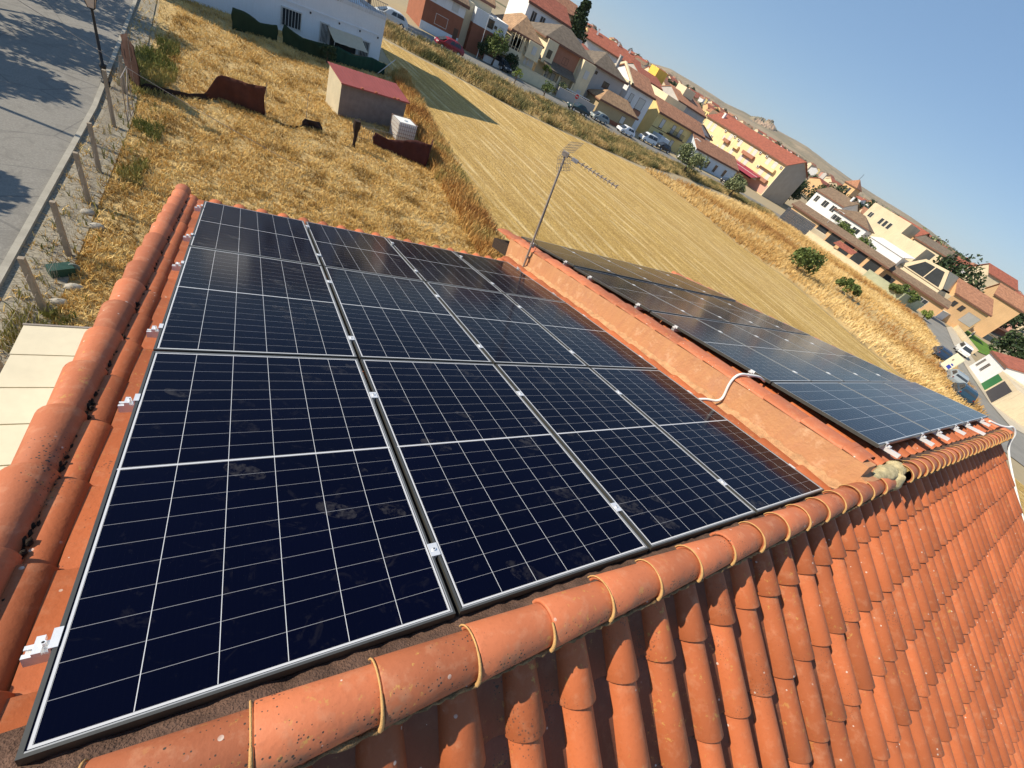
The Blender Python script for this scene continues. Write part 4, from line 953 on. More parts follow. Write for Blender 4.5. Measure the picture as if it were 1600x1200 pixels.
for x, z, w_, h_, st_ in ((L0 - 8.3, .42, 1.36, 1.03, 'bars'), (L0 - 5.4, .15, .62, 1.2, 'bars'), (L0 - 4.6, -.05, 2.3, 1.3, 'none'), (L0 - 1.95, .0, .8, 1.15, 'bars')): window(Wb, x, z, w_, h_, style=st_)
for x, w_ in ((L0 - 8.2, .9), (L0 - 5.9, 1.5), (L0 - 3.9, .85)):
    mb = MB(); mb.box(x, x + w_, 1.86, 1.898, 3.1, 5.2); mb.build('window', M_glass, Wb)
mb = MB(); N = 12; vs = []
for i in range(N + 1):
    x = L0 - 4.85 + 2.95 * i / N
    for k in range(7): t = k / 6; vs.append((x, -.02 - 1.15 * t, 1.28 - .62 * t - .06 * math.sin(PI * t) + .015 * math.sin(i * 2.1)))
mb.add(vs, [(i * 7 + k, (i + 1) * 7 + k, (i + 1) * 7 + k + 1, i * 7 + k + 1) for i in range(N) for k in range(6)], smooth=True)
mb.build('awning', plain('beige_canvas', (.55, .46, .33), .9, .08), Wb)
for x in (L0 - 4.85, L0 - 1.9):
    mb = MB(); rod(mb, (x, -1.16, -1.2), (x, -1.16, .66), .02, 6); mb.build('awning_post', M_wf, Wb)
mb = MB()
for k in range(60): x = L0 - 9.3 + 9.2 * k / 59; mb.box(x - .01, x + .01, .04, .06, 3.26, 4.0)
mb.box(L0 - 9.4, L0, .03, .07, 4.0, 4.04); mb.build('terrace_railing', M_galv, Wb)
mb = MB(); 
for x in (L0 - 6.3, L0 - 4.0, L0 - 2.2, L0 - .5): mb.box(x, x + .08, -.08, -.002, 1.62, 1.74)
mb.build('floodlight', M_blackpaint, Wb)
netting('green_screen', 'olive green cloth screen at the left end before the white house', [(-.35, 36.8, 1.15), (.3, 37.2, 1.12), (1.2, 37.7, .78), (2.15, 38.1, .95)], M_greens, seed=11, group=None)
netting('green_screen', 'olive green cloth screen in the middle before the white house', [(2.45, 38.2, 1.15), (3.6, 38.0, .85), (4.8, 38.1, 1.0), (6.0, 39.0, 1.0)], M_greens, seed=12)
netting('green_screen', 'dark green netting screen under the beige awning', [(5.9, 38.9, 1.05), (7.2, 39.4, .85), (8.6, 40.3, 1.0), (9.9, 41.2, .75), (9.9, 42.2, .7)], M_greenn, seed=13)
tree('bush', 'dark bush growing between the green screens', 'bush', (5.2, 37.6, G), 1.3, 1.1, .3, L_dark, 700, .06, 51)
mb = MB(); mb.tube([(0, 0, 0), (1.4, .9, 1.3)], .03, 6); mb.build('leaning_pole', M_wf, loc=(9.2, 40.6, G), label='pale pole leaning at the end of the green netting', cat='pole')
# ---- the row of houses along the street
M_brick = plain('red_brick', (.27, .105, .062), .95, .14, 1.2, bump=.1); M_brickb = plain('brick_pink', (.36, .17, .11), .95, .12, 1.2)
WH = wmat('white_wall', (.70, .70, .70)); CR = wmat('cream_wall', (.70, .60, .41)); YE = wmat('yellow_wall', (.68, .54, .24)); TAN = wmat('tan_wall', (.40, .31, .18)); GY = wmat('grey_wall', (.42, .40, .38)); OR = plain('apricot_wall', (.62, .40, .21), .9, .12, .4, dirt=.25); BY = wmat('bright_yellow_wall', (.75, .52, .10)); PK = wmat('pink_wall', (.60, .33, .26)); BL = wmat('pale_blue_wall', (.58, .64, .70))
shut = F(gm=M_shut, style='n'); dk = F(fm=M_wd, style='w'); dl = F(fm=M_wd, gm=M_shut, style='n', ledge=True)
h1 = house_('brick_house', 'brick fronted house with white upper floor behind the red car', 'house', 21.6, 77, 5.9, 9, 5.1, WH, RB, 'gable', 1.6, .35, wins=[(.6, 3.75, .8, 1.0, dict(shut)), (3.9, 3.75, .9, 1.1, dict(shut)), (1.9, 1.35, 1.8, 1.15, dict(style='n', gm=plain('curtain', (.45, .38, .26), .9, .3, 6)))], base=(M_brick, 3.5))
mb = MB(); mb.box(-.06, 5.9, -.06, -.026, -.4, 1.0); mb.build('plinth', BL, h1)
mb = MB(); mb.box(4.9, 5.6, -.07, -.061, 0, 2.0); mb.build('door', M_wd, h1)
h2 = house_('brick_house', 'brick house with white upper floor and terrace behind the round green tree', 'house', 29.4, 78, 5.6, 9, 5.2, WH, WH, 'flat', par=.25, rh=0, wins=[(2.3, 4.0, .9, 1.0, dict(fm=M_wd, style='w')), (4.3, 3.75, .8, 1.0, dict(shut)), (3.4, 4.2, .5, .4, dict(style='n'))], base=(M_brick, 3.6))
mb = MB(); mb.box(-1.8, 0, 1.2, 9, -.4, 5.6); mb.build('side_wing', CR, h2)
house_('house', 'cream upper house with mottled tiled roof behind the brick terrace house', 'house', 25.5, 84, 8.5, 7, 6.6, CR, RC, 'gable', 1.9)
# cream villas with brown roofs
hA = house_('villa', 'cream villa with glazed corner balcony and mottled hip roof', 'house', 36.2, 78.6, 5.6, 8, 5.3, CR, RC, 'hip', 2.3, .45, wins=[(3.6, 2.0, .45, 1.3, dict(shut)), (4.25, 2.0, .45, 1.3, dict(shut)), (4.9, 2.0, .45, 1.3, dict(shut)), (.3, 3.4, 1.9, 1.3, dict(fm=CR, style='w')), (.9, .0, .9, 2.0, dict(fm=M_brick, style='n')), (4.2, 3.9, .7, 1.0, dict(style='w'))])
mb = MB(); mb.box(-1.4, 2.4, -.9, -.03, 1.9, 2.15); mb.box(-1.4, 2.4, -.95, -.90, 2.15, 3.1); mb.box(-1.4, -1.35, -.9, 2, 2.15, 3.1); mb.build('balcony', CR, hA)
mb = MB(); mb.prism([(-.7, 3.6), (.0, 4.1), (.0, 4.2), (-.7, 3.72)], 2.9, 6.2, axis='x'); mb.build('porch_roof', RB, hA)
mb = MB(); mb.box(3.0, 5.6, -.9, -.06, 3.0, 5.25); mb.build('bay', CR, hA); mb = MB(); mb.box(3.9, 4.7, -.96, -.905, 3.7, 4.8); mb.build('window', M_shut, hA)
mb = MB(); mb.box(.2, 2.2, -.02, -.006, 2.3, 4.9); mb.build('glazing', M_glass, hA)
for x in (.2, .85, 1.5, 2.1): mb = MB(); mb.box(x, x + .08, -.95, -.86, 3.1, 5.2); mb.build('balcony_column', CR, hA)
hB = house_('villa', 'cream villa with deep porch and brick upper front under a grey brown roof', 'house', 44.2, 82.2, 11.0, 9, 6.7, CR, RG, 'hip', 2.5, .5, wins=[(4.6, 4.4, 1.2, .95, dict(fm=M_wd)), (9.0, 4.2, .9, 1.2, dict(fm=M_wf)), (2.1, .6, .8, 1.9, dict(dl)), (3.6, .6, .8, 1.9, dict(dl)), (5.1, .6, .8, 1.9, dict(dl))])
mb = MB(); mb.box(2.3, 7.8, -.03, -.005, 4.0, 6.6); mb.build('brick_panel', M_brickb, hB)
mb = MB(); mb.box(8.1, 11.0, -1.5, -.01, -.5, 6.6); mb.build('bay', CR, hB)
for z in (.9, 4.1):
    o_ = MB(); o_.box(9.1, 10.1, -1.56, -1.505, z, z + 1.3); o_.build('window', M_shut, hB)
mb = MB(); mb.box(0, 2.2, -1.0, -.01, 3.2, 6.6); mb.build('bay', CR, hB); mb = MB(); mb.box(.6, 1.5, -1.06, -1.005, 4.1, 5.3); mb.build('window', M_glass, hB)
mb = MB(); mb.prism([(-2.4, 2.9), (0, 3.9), (0, 4.05), (-2.4, 3.05)], .6, 7.6, axis='x'); mb.build('porch_roof', RG, hB)
for x in (.8, 4.0, 7.3): mb = MB(); mb.box(x, x + .25, -2.2, -1.95, -.3, 2.95); mb.build('porch_column', CR, hB)
hC = house_('villa', 'grey cream villa with small shuttered windows right of the porch villa', 'house', 55.6, 82.2, 8.4, 9, 6.8, GY, RG, 'hip', 2.4, .5, wins=[(3.6, 4.3, 1.5, 1.0, dict(fm=M_wd)), (.8, 5.6, .5, .4, dict(fm=M_wd))], chim=((6, 2),))
gr = house_('garage', 'tan garage wing with hipped tile roof along the pavement', 'garage', 56.9, 77.4, 10.2, 4.6, 2.9, TAN, RC, 'hip', 1.7, .35, wins=[(6.6, .9, 1.1, 1.2, dict(fm=M_wd, gm=M_shut, style='n'))])
mb = MB(); mb.box(-.02, 10.2, -.03, -.002, -.5, .7); mb.build('plinth', M_brick, gr)
h7 = house_('town_house', 'white town house with orange roof and two long shuttered bays', 'house', 65.8, 82.4, 7.2, 10, 7.1, WH, RO, 'gable', 2.1, .3, wins=[(1.0, 4.4, .9, 1.4, dict(dl)), (3.6, 3.9, 1.9, 2.0, dict(dl)), (3.6, .7, 1.9, 2.0, dict(dl)), (.8, 1.1, 1.1, 1.0, dict(fm=M_wd))])
mb = MB(); mb.box(3.4, 5.8, -.10, -.06, 2.9, 3.75); mb.build('brick_panel', M_brickb, h7)
mb = MB(); mb.box(-.35, .12, -.35, 10.3, 7.0, 7.35); mb.prism([(-.35, 7.05), (5, 9.35), (10.3, 7.05), (10.3, 7.4), (5, 9.75), (-.35, 7.4)], -.34, .10, axis='x'); mb.build('gable_parapet', CR, h7)
h8 = house_('yellow_house', 'two storey yellow house with brown shuttered windows and iron balcony', 'house', 77.8, 84, 17, 8, 5.6, YE, RO, 'gable', 1.8, .35, wins=[(2.0, 3.0, 1.1, 1.7, dict(dl)), (6.0, 3.0, 1.1, 1.7, dict(dl)), (8.6, 3.0, 1.1, 1.7, dict(dl)), (13.0, 3.0, 1.1, 1.7, dict(dl)), (3.2, .0, 1.3, 2.2, dict(fm=M_wd, style='n')), (8, .6, 1, 1.4, dict(dl)), (12, .6, 1, 1.4, dict(dl))])
balcony(h8, 5.4, 2.9, 5, .8, M_blackpaint); mb = MB(); mb.prism([(-.4, 5.5), (2.6, 6.6), (2.6, 6.9)], 9, 12.5, axis='x'); mb.build('dormer_roof', RO, h8)
mb = MB(); mb.box(-.03, 17.03, -.03, -.002, 2.55, 2.68); mb.build('band', M_wd, h8)
mb = MB(); mb.box(1.4, 4.6, -3.2, -.05, -.3, 1.9); mb.build('side_shed', BL, h8)
h9 = house_('white_house', 'long low white house with dark windows and orange roof behind the bushes', 'house', 90.5, 80.0, 18.5, 7.5, 3.3, BL, RO, 'gable', 1.9, .25, wins=[(3.2, .5, 1.1, 1.6, dict(fm=M_wf, style='n')), (6.2, .5, 1.1, 1.6, dict(fm=M_wf, style='n')), (9.6, .5, 1.1, 1.6, dict(fm=M_wf, style='n')), (13.8, .5, 1.1, 1.6, dict(fm=M_wf, style='n'))])
# the yellow apartment block
HY = wmat('apartment_yellow', (.76, .58, .32), .08)
ap_ = house_('apartment_block', 'three storey yellow apartment block with arched balconies and a long red roof', 'apartment building', 138, 126.5, 38.5, 13, 9.9, HY, RR, 'gable', 2.9, .5, rot=-PI / 2)
mb = MB(); mb.box(38.51, 38.56, -.3, 13.3, -.5, 9.9); mb.prism([(-.3, 9.9), (13.3, 9.9), (6.5, 12.4)], 38.51, 38.56, axis='x'); mb.build('end_wall_shade_skin', wmat('end_wall_shade_grey', (.36, .32, .27), .1), ap_)  # shade of the end wall put into a grey skin over the yellow
sh2 = dict(gm=M_shut, style='n', fm=HY)
ME_wc = {}
def awin(x, z, w_=1.5, h_=2.1): window(ap_, x, z, w_, h_, fm=HY, gm=M_shut, style='n')
for z, row in ((6.6, ((2.2, 1), (4.6, 1), (11.2, 0), (13.2, 1), (18.0, 1), (23.0, 1), (25.2, 1), (31.4, 1), (34.2, 1))), (3.4, ((1.4, 1), (4.2, 1), (11.0, 0), (13.0, 1), (17.2, 1), (22.0, 1), (24.6, 1), (31.8, 1), (34.8, 1)))):
    for x, big in row:
        awin(x, z, 1.5 if big else .9, 2.1 if big else 1.2)
        mb = MB(); 
        for k in range(9):
            t0 = PI * k / 9; t1 = PI * (k + 1) / 9; cx_, cz_, rr_ = x + .75, z + 2.1, .82
            mb.add([(cx_ + rr_ * math.cos(t), -.06, cz_ + .45 * math.sin(t)) for t in (t0, t1)] + [(cx_, -.06, cz_)], [(0, 1, 2)])
        if big: mb.build('arch_panel', M_shut, ap_)
for z, xs in ((6.5, ((12.6, 2.7), (17.4, 2.6), (22.2, 5.2), (30.6, 6.2))), (3.3, ((16.4, 2.8), (21.4, 5.4), (1.2, 5.2), (30.8, 6.2)))):
    for i, (x, w_) in enumerate(xs):
        mb = MB(); mb.box(x, x + w_, -1.05, -.01, z - .2, z); mb.box(x, x + w_, -1.05, -.95, z, z + .75); mb.box(x, x + .1, -.95, -.01, z, z + .75); mb.box(x + w_ - .1, x + w_, -.95, -.01, z, z + .75)
        mb.build('balcony', (M_brickb, HY)[(i) % 2] if z > 5 else (HY, M_brickb)[i % 2], ap_)
for x, z in ((10.4, 8.6), (15.2, 8.6), (17.2, 8.4), (27.5, 8.6), (30.3, 8.7), (37, 8.3), (6.5, 5.3), (30.0, 5.4)):
    mb = MB(); mb.box(x, x + .85, -.35, -.01, z, z + .6); mb.tube([(x + .42, -.36, z + .3), (x + .42, -.37, z + .3)], .24, 12, 1); mb.build('air_conditioner', [M_wf, M_blackpaint], ap_)
mb = MB(); mb.box(.0, 38.5, -.06, -.01, 3.0, 3.12); mb.box(38.2, 38.5, -.08, -.01, 0, 9.8); mb.box(15.8, 16.1, -.08, -.01, 0, 9.8); mb.build('trim', wmat('trim_cream', (.80, .70, .48)), ap_)
mb = MB(); mb.box(19, 38.4, -.05, -.01, .2, 2.95); mb.build('shop_front', PK, ap_)
mb = MB(); mb.box(19.5, 21, -.1, -.05, 2.35, 2.85); mb.box(25, 33, -.1, -.05, 2.3, 2.8); mb.build('shop_sign', WH, ap_)
mb = MB(); mb.prism([(-5.0, 2.5), (-.1, 4.0), (-.1, 4.08), (-5.0, 2.58), (-5.0, 2.1)], 19.5, 34.5, axis='x'); mb.build('awning', plain('maroon_canvas', (.26, .035, .06), .8, .1), ap_)
mb = MB(); mb.box(19.5, 34.5, -2.7, -2.55, 3.30, 3.36); mb.build('awning_stripe', WH, ap_)
for x, y in ((3, 3), (27, 9.2)): mb = MB(); mb.box(x, x + .8, y, y + .7, 10.8, 13.0); mb.build('chimney', WH, ap_)
# garden walls in front of the villas
def wallobj(label, pts, h_, mat, t=.2, cat='wall'):
    o_ = Vector((pts[0][0], pts[0][1], G)); mb = MB()
    for (x0, y0), (x1, y1) in zip(pts, pts[1:]):
        d = Vector((x1 - x0, y1 - y0, 0)); L = d.length; M_ = Matrix.Translation((x0 - o_.x, y0 - o_.y, 0)) @ Matrix.Rotation(math.atan2(d.y, d.x), 4, 'Z'); mb.box(0, L, -t / 2, t / 2, -.3, h_, M=M_)
        mb.box(-.02, L + .02, -t / 2 - .03, t / 2 + .03, h_ + .001, h_ + .07, M=M_)
    return mb.build('garden_wall', mat, loc=o_, label=label, cat=cat)
wallobj('cream garden wall before the glazed balcony villa', [(37.9, 77.5), (41.5, 77.5), (46.6, 77.5)], 1.7, CR)
wallobj('long grey garden wall before the porch villa', [(47.6, 77.5), (56.5, 77.5)], 1.5, GY)
wallobj('low white garden wall by the round green tree', [(32.0, 76.4), (35.4, 76.4)], .8, WH)
mb = MB()
for k in range(14): mb.tube([(k * .45, 0, 0), (k * .45, 0, .12), (k * .45, 0, .4), (k * .45, 0, .8)], [.10, .06, .11, .05], 6)
mb.box(-.2, 6.1, -.12, .12, .8, .92); mb.build('balustrade', WH, loc=(50.2, 79.6, G + .8), label='white stone balustrade terrace in front of the porch villa', cat='balustrade')
wallobj('cream wall with white panels at the bend beside the apartment block', [(118, 62), (124, 57)], 1.8, CR)

# cars
def car_mesh(L, Wd, Hh, kind):
    n = {'hatch': [(0, .35), (0, .62), (.12, .80), (.85, .95), (1.35, 1.38), (1.7, 1.47), (2.9, 1.46), (3.45, 1.30), (3.80, .98), (3.92, .70), (3.90, .32)], 'van': [(0, .35), (0, .7), (.15, .95), (.75, 1.1), (1.2, 1.6), (1.6, 1.78), (3.9, 1.80), (4.25, 1.72), (4.35, 1.0), (4.38, .5), (4.35, .32)], 'sedan': [(0, .35), (0, .6), (.15, .75), (1.15, .88), (1.75, 1.30), (2.1, 1.40), (2.9, 1.38), (3.6, 1.02), (4.2, .96), (4.35, .7), (4.3, .32)]}[kind]
    return n
def car(label, loc, rotz, col, kind='hatch', group='cars parked along the street'):
    o = thing('parked_car', label, 'car', loc, rotz, group); pr = car_mesh(0, 0, 0, kind); W2 = .84
    mt = plain('paint_%02x%02x%02x' % tuple(int(c * 255) for c in col), col, .25, .04, 3, spec=.6)
    zb = .92 if kind != 'van' else 1.05
    N = len(pr); mb = MB(); vs = []
    for sx, (k0) in ((-1, 0), (1, 1)):
        for x, z in pr: vs.append((x, sx * W2 * (1 if z < zb + .05 else .80 if z > zb + .25 else .88), z))
    wc = (.72, pr[-1][0] - .78)
    fs = [(i, i + 1, N + i + 1, N + i) for i in range(N - 1)] + [(N - 1, 0, N, 2 * N - 1), tuple(range(N))[::-1], tuple(range(N, 2 * N))]
    mb.add(vs, fs); b = mb.build('body', mt, o); md = b.modifiers.new('bev', 'BEVEL'); md.width = .05; md.segments = 2
    top = [p for p in pr if p[1] > zb + .12]; x0, x1 = top[0][0], top[-1][0]; zt = max(p[1] for p in pr) - .12
    for sx in (-1, 1):
        for a, b_ in ((x0 + .05, (x0 + x1) / 2 - .05), ((x0 + x1) / 2 + .05, x1 - .08)):
            g_ = MB(); yb = sx * (W2 * .965 + .01); yt = sx * (W2 * .80 + .012); sl = .30 if a < x0 + .2 else 0; sr = .18 if b_ > x1 - .2 else 0
            g_.add([(a - .02, yb * .985, zb + .06), (b_ + .02, yb * .985, zb + .06), (b_ - sr, yt, zt), (a + sl * .6, yt, zt)], [(0, 1, 2, 3)]); g_.build('window', M_glass, o)
    i = [k for k, p in enumerate(pr) if p[1] > zb][0]
    for a, b_ in ((pr[i - 1], pr[i + (0 if pr[i][1] > zb + .3 else 1)]), ):
        g_ = MB(); d = Vector((b_[0] - a[0], 0, b_[1] - a[1])); nrm = Vector((-d.z, 0, d.x)).normalized() * .012; p0 = Vector((a[0], 0, a[1])) + d * .12 + nrm; p1 = Vector((a[0], 0, a[1])) + d * .92 + nrm
        g_.add([(p0.x, -.70, p0.z), (p0.x, .70, p0.z), (p1.x, .62, p1.z), (p1.x, -.62, p1.z)], [(0, 1, 2, 3)]); g_.build('windscreen', M_glass, o)
    e_ = [k for k, p in enumerate(pr) if p[1] > zb + .2][-1]; a = pr[e_]; b_ = pr[e_ + 1]
    g_ = MB(); d = Vector((b_[0] - a[0], 0, b_[1] - a[1])); nrm = Vector((-d.z, 0, d.x)).normalized() * .014; p0 = Vector((a[0], 0, a[1])) + d * .1 + nrm; p1 = Vector((a[0], 0, a[1])) + d * .75 + nrm
    g_.add([(p0.x, -.6, p0.z), (p0.x, .6, p0.z), (p1.x, .66, p1.z), (p1.x, -.66, p1.z)], [(0, 1, 2, 3)]); g_.build('rear_window', M_glass, o)
    for x in wc:
        for sx in (-1, 1):
            w_ = MB(); w_.tube([(x, sx * (W2 - .16), .31), (x, sx * (W2 + .015), .31)], .31, 14); q = w_.build('wheel', M_black, o)
            w_ = MB(); w_.tube([(x, sx * (W2 + .0155), .31), (x, sx * (W2 + .03), .31)], .19, 10); w_.build('rim', M_alud, q)
    for sx in (-1, 1):
        w_ = MB(); w_.box(-.03, .06, sx * .55 - .17, sx * .55 + .17, .58, .72); w_.build('headlight', M_wf, o)
        w_ = MB(); xr = pr[-2][0]; w_.box(xr - .06, xr + .02, sx * .70 - .06, sx * .70 + .06, .74, .88); w_.build('tail_light', plain('tail_red', (.16, .02, .02), .4), o)
    return o
Zs = G + .05
car('silver hatchback parked right behind the white house corner', (13.6, 67.9, Zs), 0, (.50, .53, .55))
car('red hatchback parked in front of the brick house', (21.6, 68.2, Zs), 0, (.23, .012, .025))
car('dark car parked in the shade before the glazed balcony villa', (36.0, 75.0, Zs), 1.9, (.02, .03, .04))
car('dark green car parked left of the garage wing', (46.6, 70.7, Zs), 0, (.02, .045, .05), 'sedan')
car('grey green estate car parked before the garage wing', (53.2, 72.6, Zs), .03, (.25, .29, .29), 'hatch')
car('white hatchback parked in front of the white town house', (60.5, 72.8, Zs), .03, (.75, .77, .80))
car('white van parked at the corner of the yellow house', (69.6, 76.2, Zs), .03, (.70, .73, .75), 'van')
car('black car parked before the yellow house door', (75.5, 76.6, Zs), .05, (.015, .017, .02))
car('white car half hidden by the bush at the yellow house', (82.5, 75.5, Zs), .05, (.7, .7, .7))
car('black car parked before the long low white house', (97.5, 73.5, Zs), -.1, (.02, .02, .025))
car('dark car parked by the cream wall at the bend', (115.4, 58.5, Zs), -1.0, (.03, .03, .035), 'hatch')

# trees and bushes along the street
tree('street_tree', 'large dark tree overhanging the street behind the white house', 'tree', (14.0, 75.0, G), 7.5, 6.0, 3.2, L_dark, 3800, .2, 61, clumps=26)
tree('round_tree', 'round sunlit green tree before the brick terrace house', 'tree', (33.4, 75.9, G), 3.9, 3.5, 1.2, L_green, 2200, .15, 62, clumps=18)
tree('dark_shrub', 'dark shrub mass between the round tree and the glazed villa', 'bush', (37.0, 77.0, G), 3.0, 2.2, .6, L_dark, 1100, .13, 63)
tree('hedge_bush', 'low dark hedge over the white garden wall', 'bush', (31.2, 75.6, G), 2.4, 2.2, .3, L_dark, 900, .13, 64)
tree('young_tree', 'thin young tree on the bank left of the dark car', 'tree', (33.2, 65.7, G), 1.9, 1.5, 1.2, L_lime, 420, .11, 65)
tree('young_tree', 'feathery young tree on the bank before the cream garden wall', 'tree', (38.8, 66.0, G), 2.9, 1.9, 1.1, L_green, 800, .11, 66)
tree('ornamental_tree', 'small clipped tree above the cream garden wall', 'tree', (45.0, 79.2, G + .5), 2.0, 1.4, 2.0, L_lime, 500, .11, 67)
tree('ornamental_tree', 'grey green shrub above the long grey wall', 'bush', (49.0, 79.0, G), 2.2, 1.6, 1.0, L_olive, 500, .11, 68)
tree('roadside_bush', 'big round olive green bush before the low white house', 'bush', (69.5, 61.0, G), 6.2, 4.6, .6, L_olive, 4200, .17, 69, clumps=30)
tree('roadside_bush', 'round olive green bush before the maroon awning', 'bush', (86.0, 61.0, G), 5.0, 3.6, .5, L_olive, 3400, .18, 70, clumps=26)
tree('field_bush', 'round green bush alone in the golden weeds', 'bush', tuple(at(1240, 424)), 4.0, 3.6, .3, L_green, 2200, .17, 71, clumps=20)
tree('field_bush', 'low spreading green bush near the stubble edge', 'bush', tuple(at(1314, 458)), 4.6, 2.4, .2, L_green, 1800, .16, 72, clumps=18)
tree('conifer', 'tall dark conifer standing between the villas and the red roofed block', 'tree', (70.5, 119, G), 11.5, 15.5, 1.0, L_dark, 7500, .42, 73, 'cone', clumps=80)
tree('cypress', 'slender dark cypress rising behind the town houses', 'tree', (106, 118, G), 1.6, 12.0, 1.0, L_dark, 900, .22, 74, 'column', clumps=22)
tree('dark_tree', 'dark tree rising behind the end wall of the apartment block', 'tree', (158, 92, G), 8, 9, 1.5, L_dark, 2600, .35, 75, clumps=26)
# no entry sign and lamps along the street
sg = thing('no_entry_sign', 'red round road sign with white bar on a grey post before the porch villa', 'road sign', (44.4, 66.2, G + .05))
mb = MB(); mb.tube([(0, 0, 0), (0, 0, 2.5)], .035, 8); mb.build('post', M_galv, sg)
mb = MB(); mb.tube([(0, -.04, 2.45), (0, -.06, 2.45)], .33, 18); mb.build('sign_disc', plain('sign_red', (.55, .03, .03), .5, .02), sg)
mb = MB(); mb.box(-.22, .22, -.068, -.061, 2.39, 2.51); mb.build('white_bar', M_wf, sg)
def slamp(label, x, y, hh):
    o = thing('street_lamp', label, 'street lamp', (x, y, G)); mb = MB(); mb.tube([(0, 0, 0), (0, 0, hh)], .07, 8, r2=.045); mb.build('pole', M_alud, o)
    mb = MB(); mb.tube([(0, 0, hh), (.2, -.5, hh + .12), (.35, -1.1, hh + .1)], .035, 6); mb.box(.2, .5, -1.5, -1.0, hh + .02, hh + .14); mb.build('lamp_head', M_alud, o)
slamp('tall grey street lamp before the brick terrace house', 30.6, 75.6, 5.4); slamp('tall grey street lamp before the yellow house', 81.5, 74, 5.0); slamp('tall grey street lamp at the apartment block corner', 121, 57.5, 7.5)

# ---- second line of buildings behind the street
house_('town_block', 'white block with red roof and glazed bays behind the villas', 'house', 83.5, 134, 15.0, 12, 10.0, WH, RR, 'gable', 2.4, .4, rot=-.62, wins=[(1, 6.2, 1.8, 1.4, {}), (5, 6.2, 1.8, 1.4, {}), (9, 6.4, 1.8, 1.3, {}), (12, 6.4, 1.6, 1.3, {}), (2, 3.2, 1.5, 1.4, {}), (7, 3.4, 2.5, 1.2, dict(fm=PK)), (11.5, 3.2, 1.8, 1.3, dict(fm=PK))], chim=((2, 4), (9, 5), (13, 5)))
house_('yellow_cottage', 'small bright yellow house peeping over the villa roofs', 'house', 62.5, 104, 6.5, 6, 7.4, BY, RR, 'shed', .8, .2, wins=[(1, 5.4, .9, 1, {}), (4, 5.4, .9, 1, {})])
house_('town_house', 'cream town house with orange roof at the top of the slope', 'house', 64, 124, 9, 8, 12.0, CR, RO, 'gable', 2.2, wins=[(1, 9, 1.2, 1.4, {}), (5, 9, 1.2, 1.4, {})])
house_('town_house', 'white gabled house with orange roof behind the brick houses', 'house', 43.5, 92, 9.5, 9, 9.6, WH, RR, 'gable', 2.0, ridge_dir='x', wins=[(1.2, 7.0, 1.0, 1.6, {}), (3.2, 7.0, 1.0, 1.6, {})])
house_('town_house', 'grey walled house with flat roof left of the yellow cottage', 'house', 54, 100, 8, 8, 8.2, GY, GY, 'flat', par=.5, rh=0)
house_('town_house', 'grey end walled block behind the white town house', 'house', 91, 112, 10, 12, 9.0, GY, RR, 'gable', 1.6, .2, wins=[(2, 7, 1.2, 1.0, {})])
house_('town_house', 'bare grey party wall block rising over the yellow house', 'house', 100, 104, 13, 11, 9.0, GY, RO, 'gable', 1.8, .15)
house_('town_house', 'cream block with two stair towers above the yellow house roof', 'house', 92, 100, 8, 8, 8.2, CR, CR, 'flat', par=.6, rh=0)
house_('stair_tower', 'cream stair tower on the terrace roofs', 'tower', 104, 108, 4.2, 4, 12.2, CR, CR, 'flat', par=.2, rh=0)
house_('stair_tower', 'yellow stair tower beside the slender cypress', 'tower', 101, 119, 4, 4, 12.6, BY, BY, 'flat', par=.2, rh=0)
house_('low_house', 'low house with brown roofs and white gable behind the yellow house', 'house', 96, 93, 12, 7, 5.6, WH, RB, 'gable', 1.7, ridge_dir='y')

# ---- right hand neighbourhood, beyond the waste ground
def facing(name, label, cat, pL, pR, D, H, wall, roof=None, rtype='gable', rh=1.2, **k):
    a = at(*pL); b = at(*pR); d = b - a; return house_(name, label, cat, a.x, a.y, d.length, D, H, wall, roof, rtype, rh, rot=math.atan2(d.y, d.x), **k)
pv = [at(1212, 340), at(1255, 368), at(1345, 432), at(1400, 470), at(1437, 487)]
def xp(x, y, X0):                          # the point of a sight line at a given distance along X
    d = Vector(AX[0]) * ((x - 800) / 634.38) + Vector(AX[1]) * ((y - 600) / 634.38) + Vector(AX[2])
    return CAM + d * ((X0 - CAM.x) / d.x)
def eh(name, label, cat, A_, B_, D, wall, roof=None, rtype='gable', rh=1.2, dh=0.0, **k):
    a = xp(*A_); b = xp(*B_); H = (a.z + b.z) / 2 - G + dh; d = Vector((b.x - a.x, b.y - a.y, 0))
    return house_(name, label, cat, a.x, a.y, d.length, D, H, wall, roof, rtype, rh, rot=math.atan2(d.y, d.x), **k)
CRW = plain('cream_render', (.64, .535, .37), .9, .13, .35, dirt=.35)  # own cream of the right-hand walls, with dirt streaks
dd = dict(fm=M_wd, style='n')
wallobj('apricot yard wall between slatted fence and red lean to', [(112.6, 55.5), (113.7, 47.3)], 1.5, CRW)
wallobj('cream yard wall with white panels below the row houses', [(113.7, 47.3), (114.7, 39.7)], 1.4, CRW)
wallobj('pale green yard wall with creepers at the waste ground', [(114.7, 39.7), (117.1, 31.7), (124, 29.5)], 1.9, plain('pale_green_wall', (.42, .44, .30), .9, .15, 1))
sf = thing('slatted_fence', 'tall blue grey slatted yard screen at the edge of the weeds', 'fence', (108.4, 61.2, G), math.atan2(-6, 4.2)); mb = MB()
for k in range(26): mb.box(k * .29, k * .29 + .27, -.03 - .02 * (k % 2), .0, 0, 3.1)
for k in range(6): mb.box(0, 7.5, -.09, -.056, .5 * k + .1, .5 * k + .2)
mb.build('screen', plain('slat_grey', (.10, .11, .13), .7, .3, .3), sf)
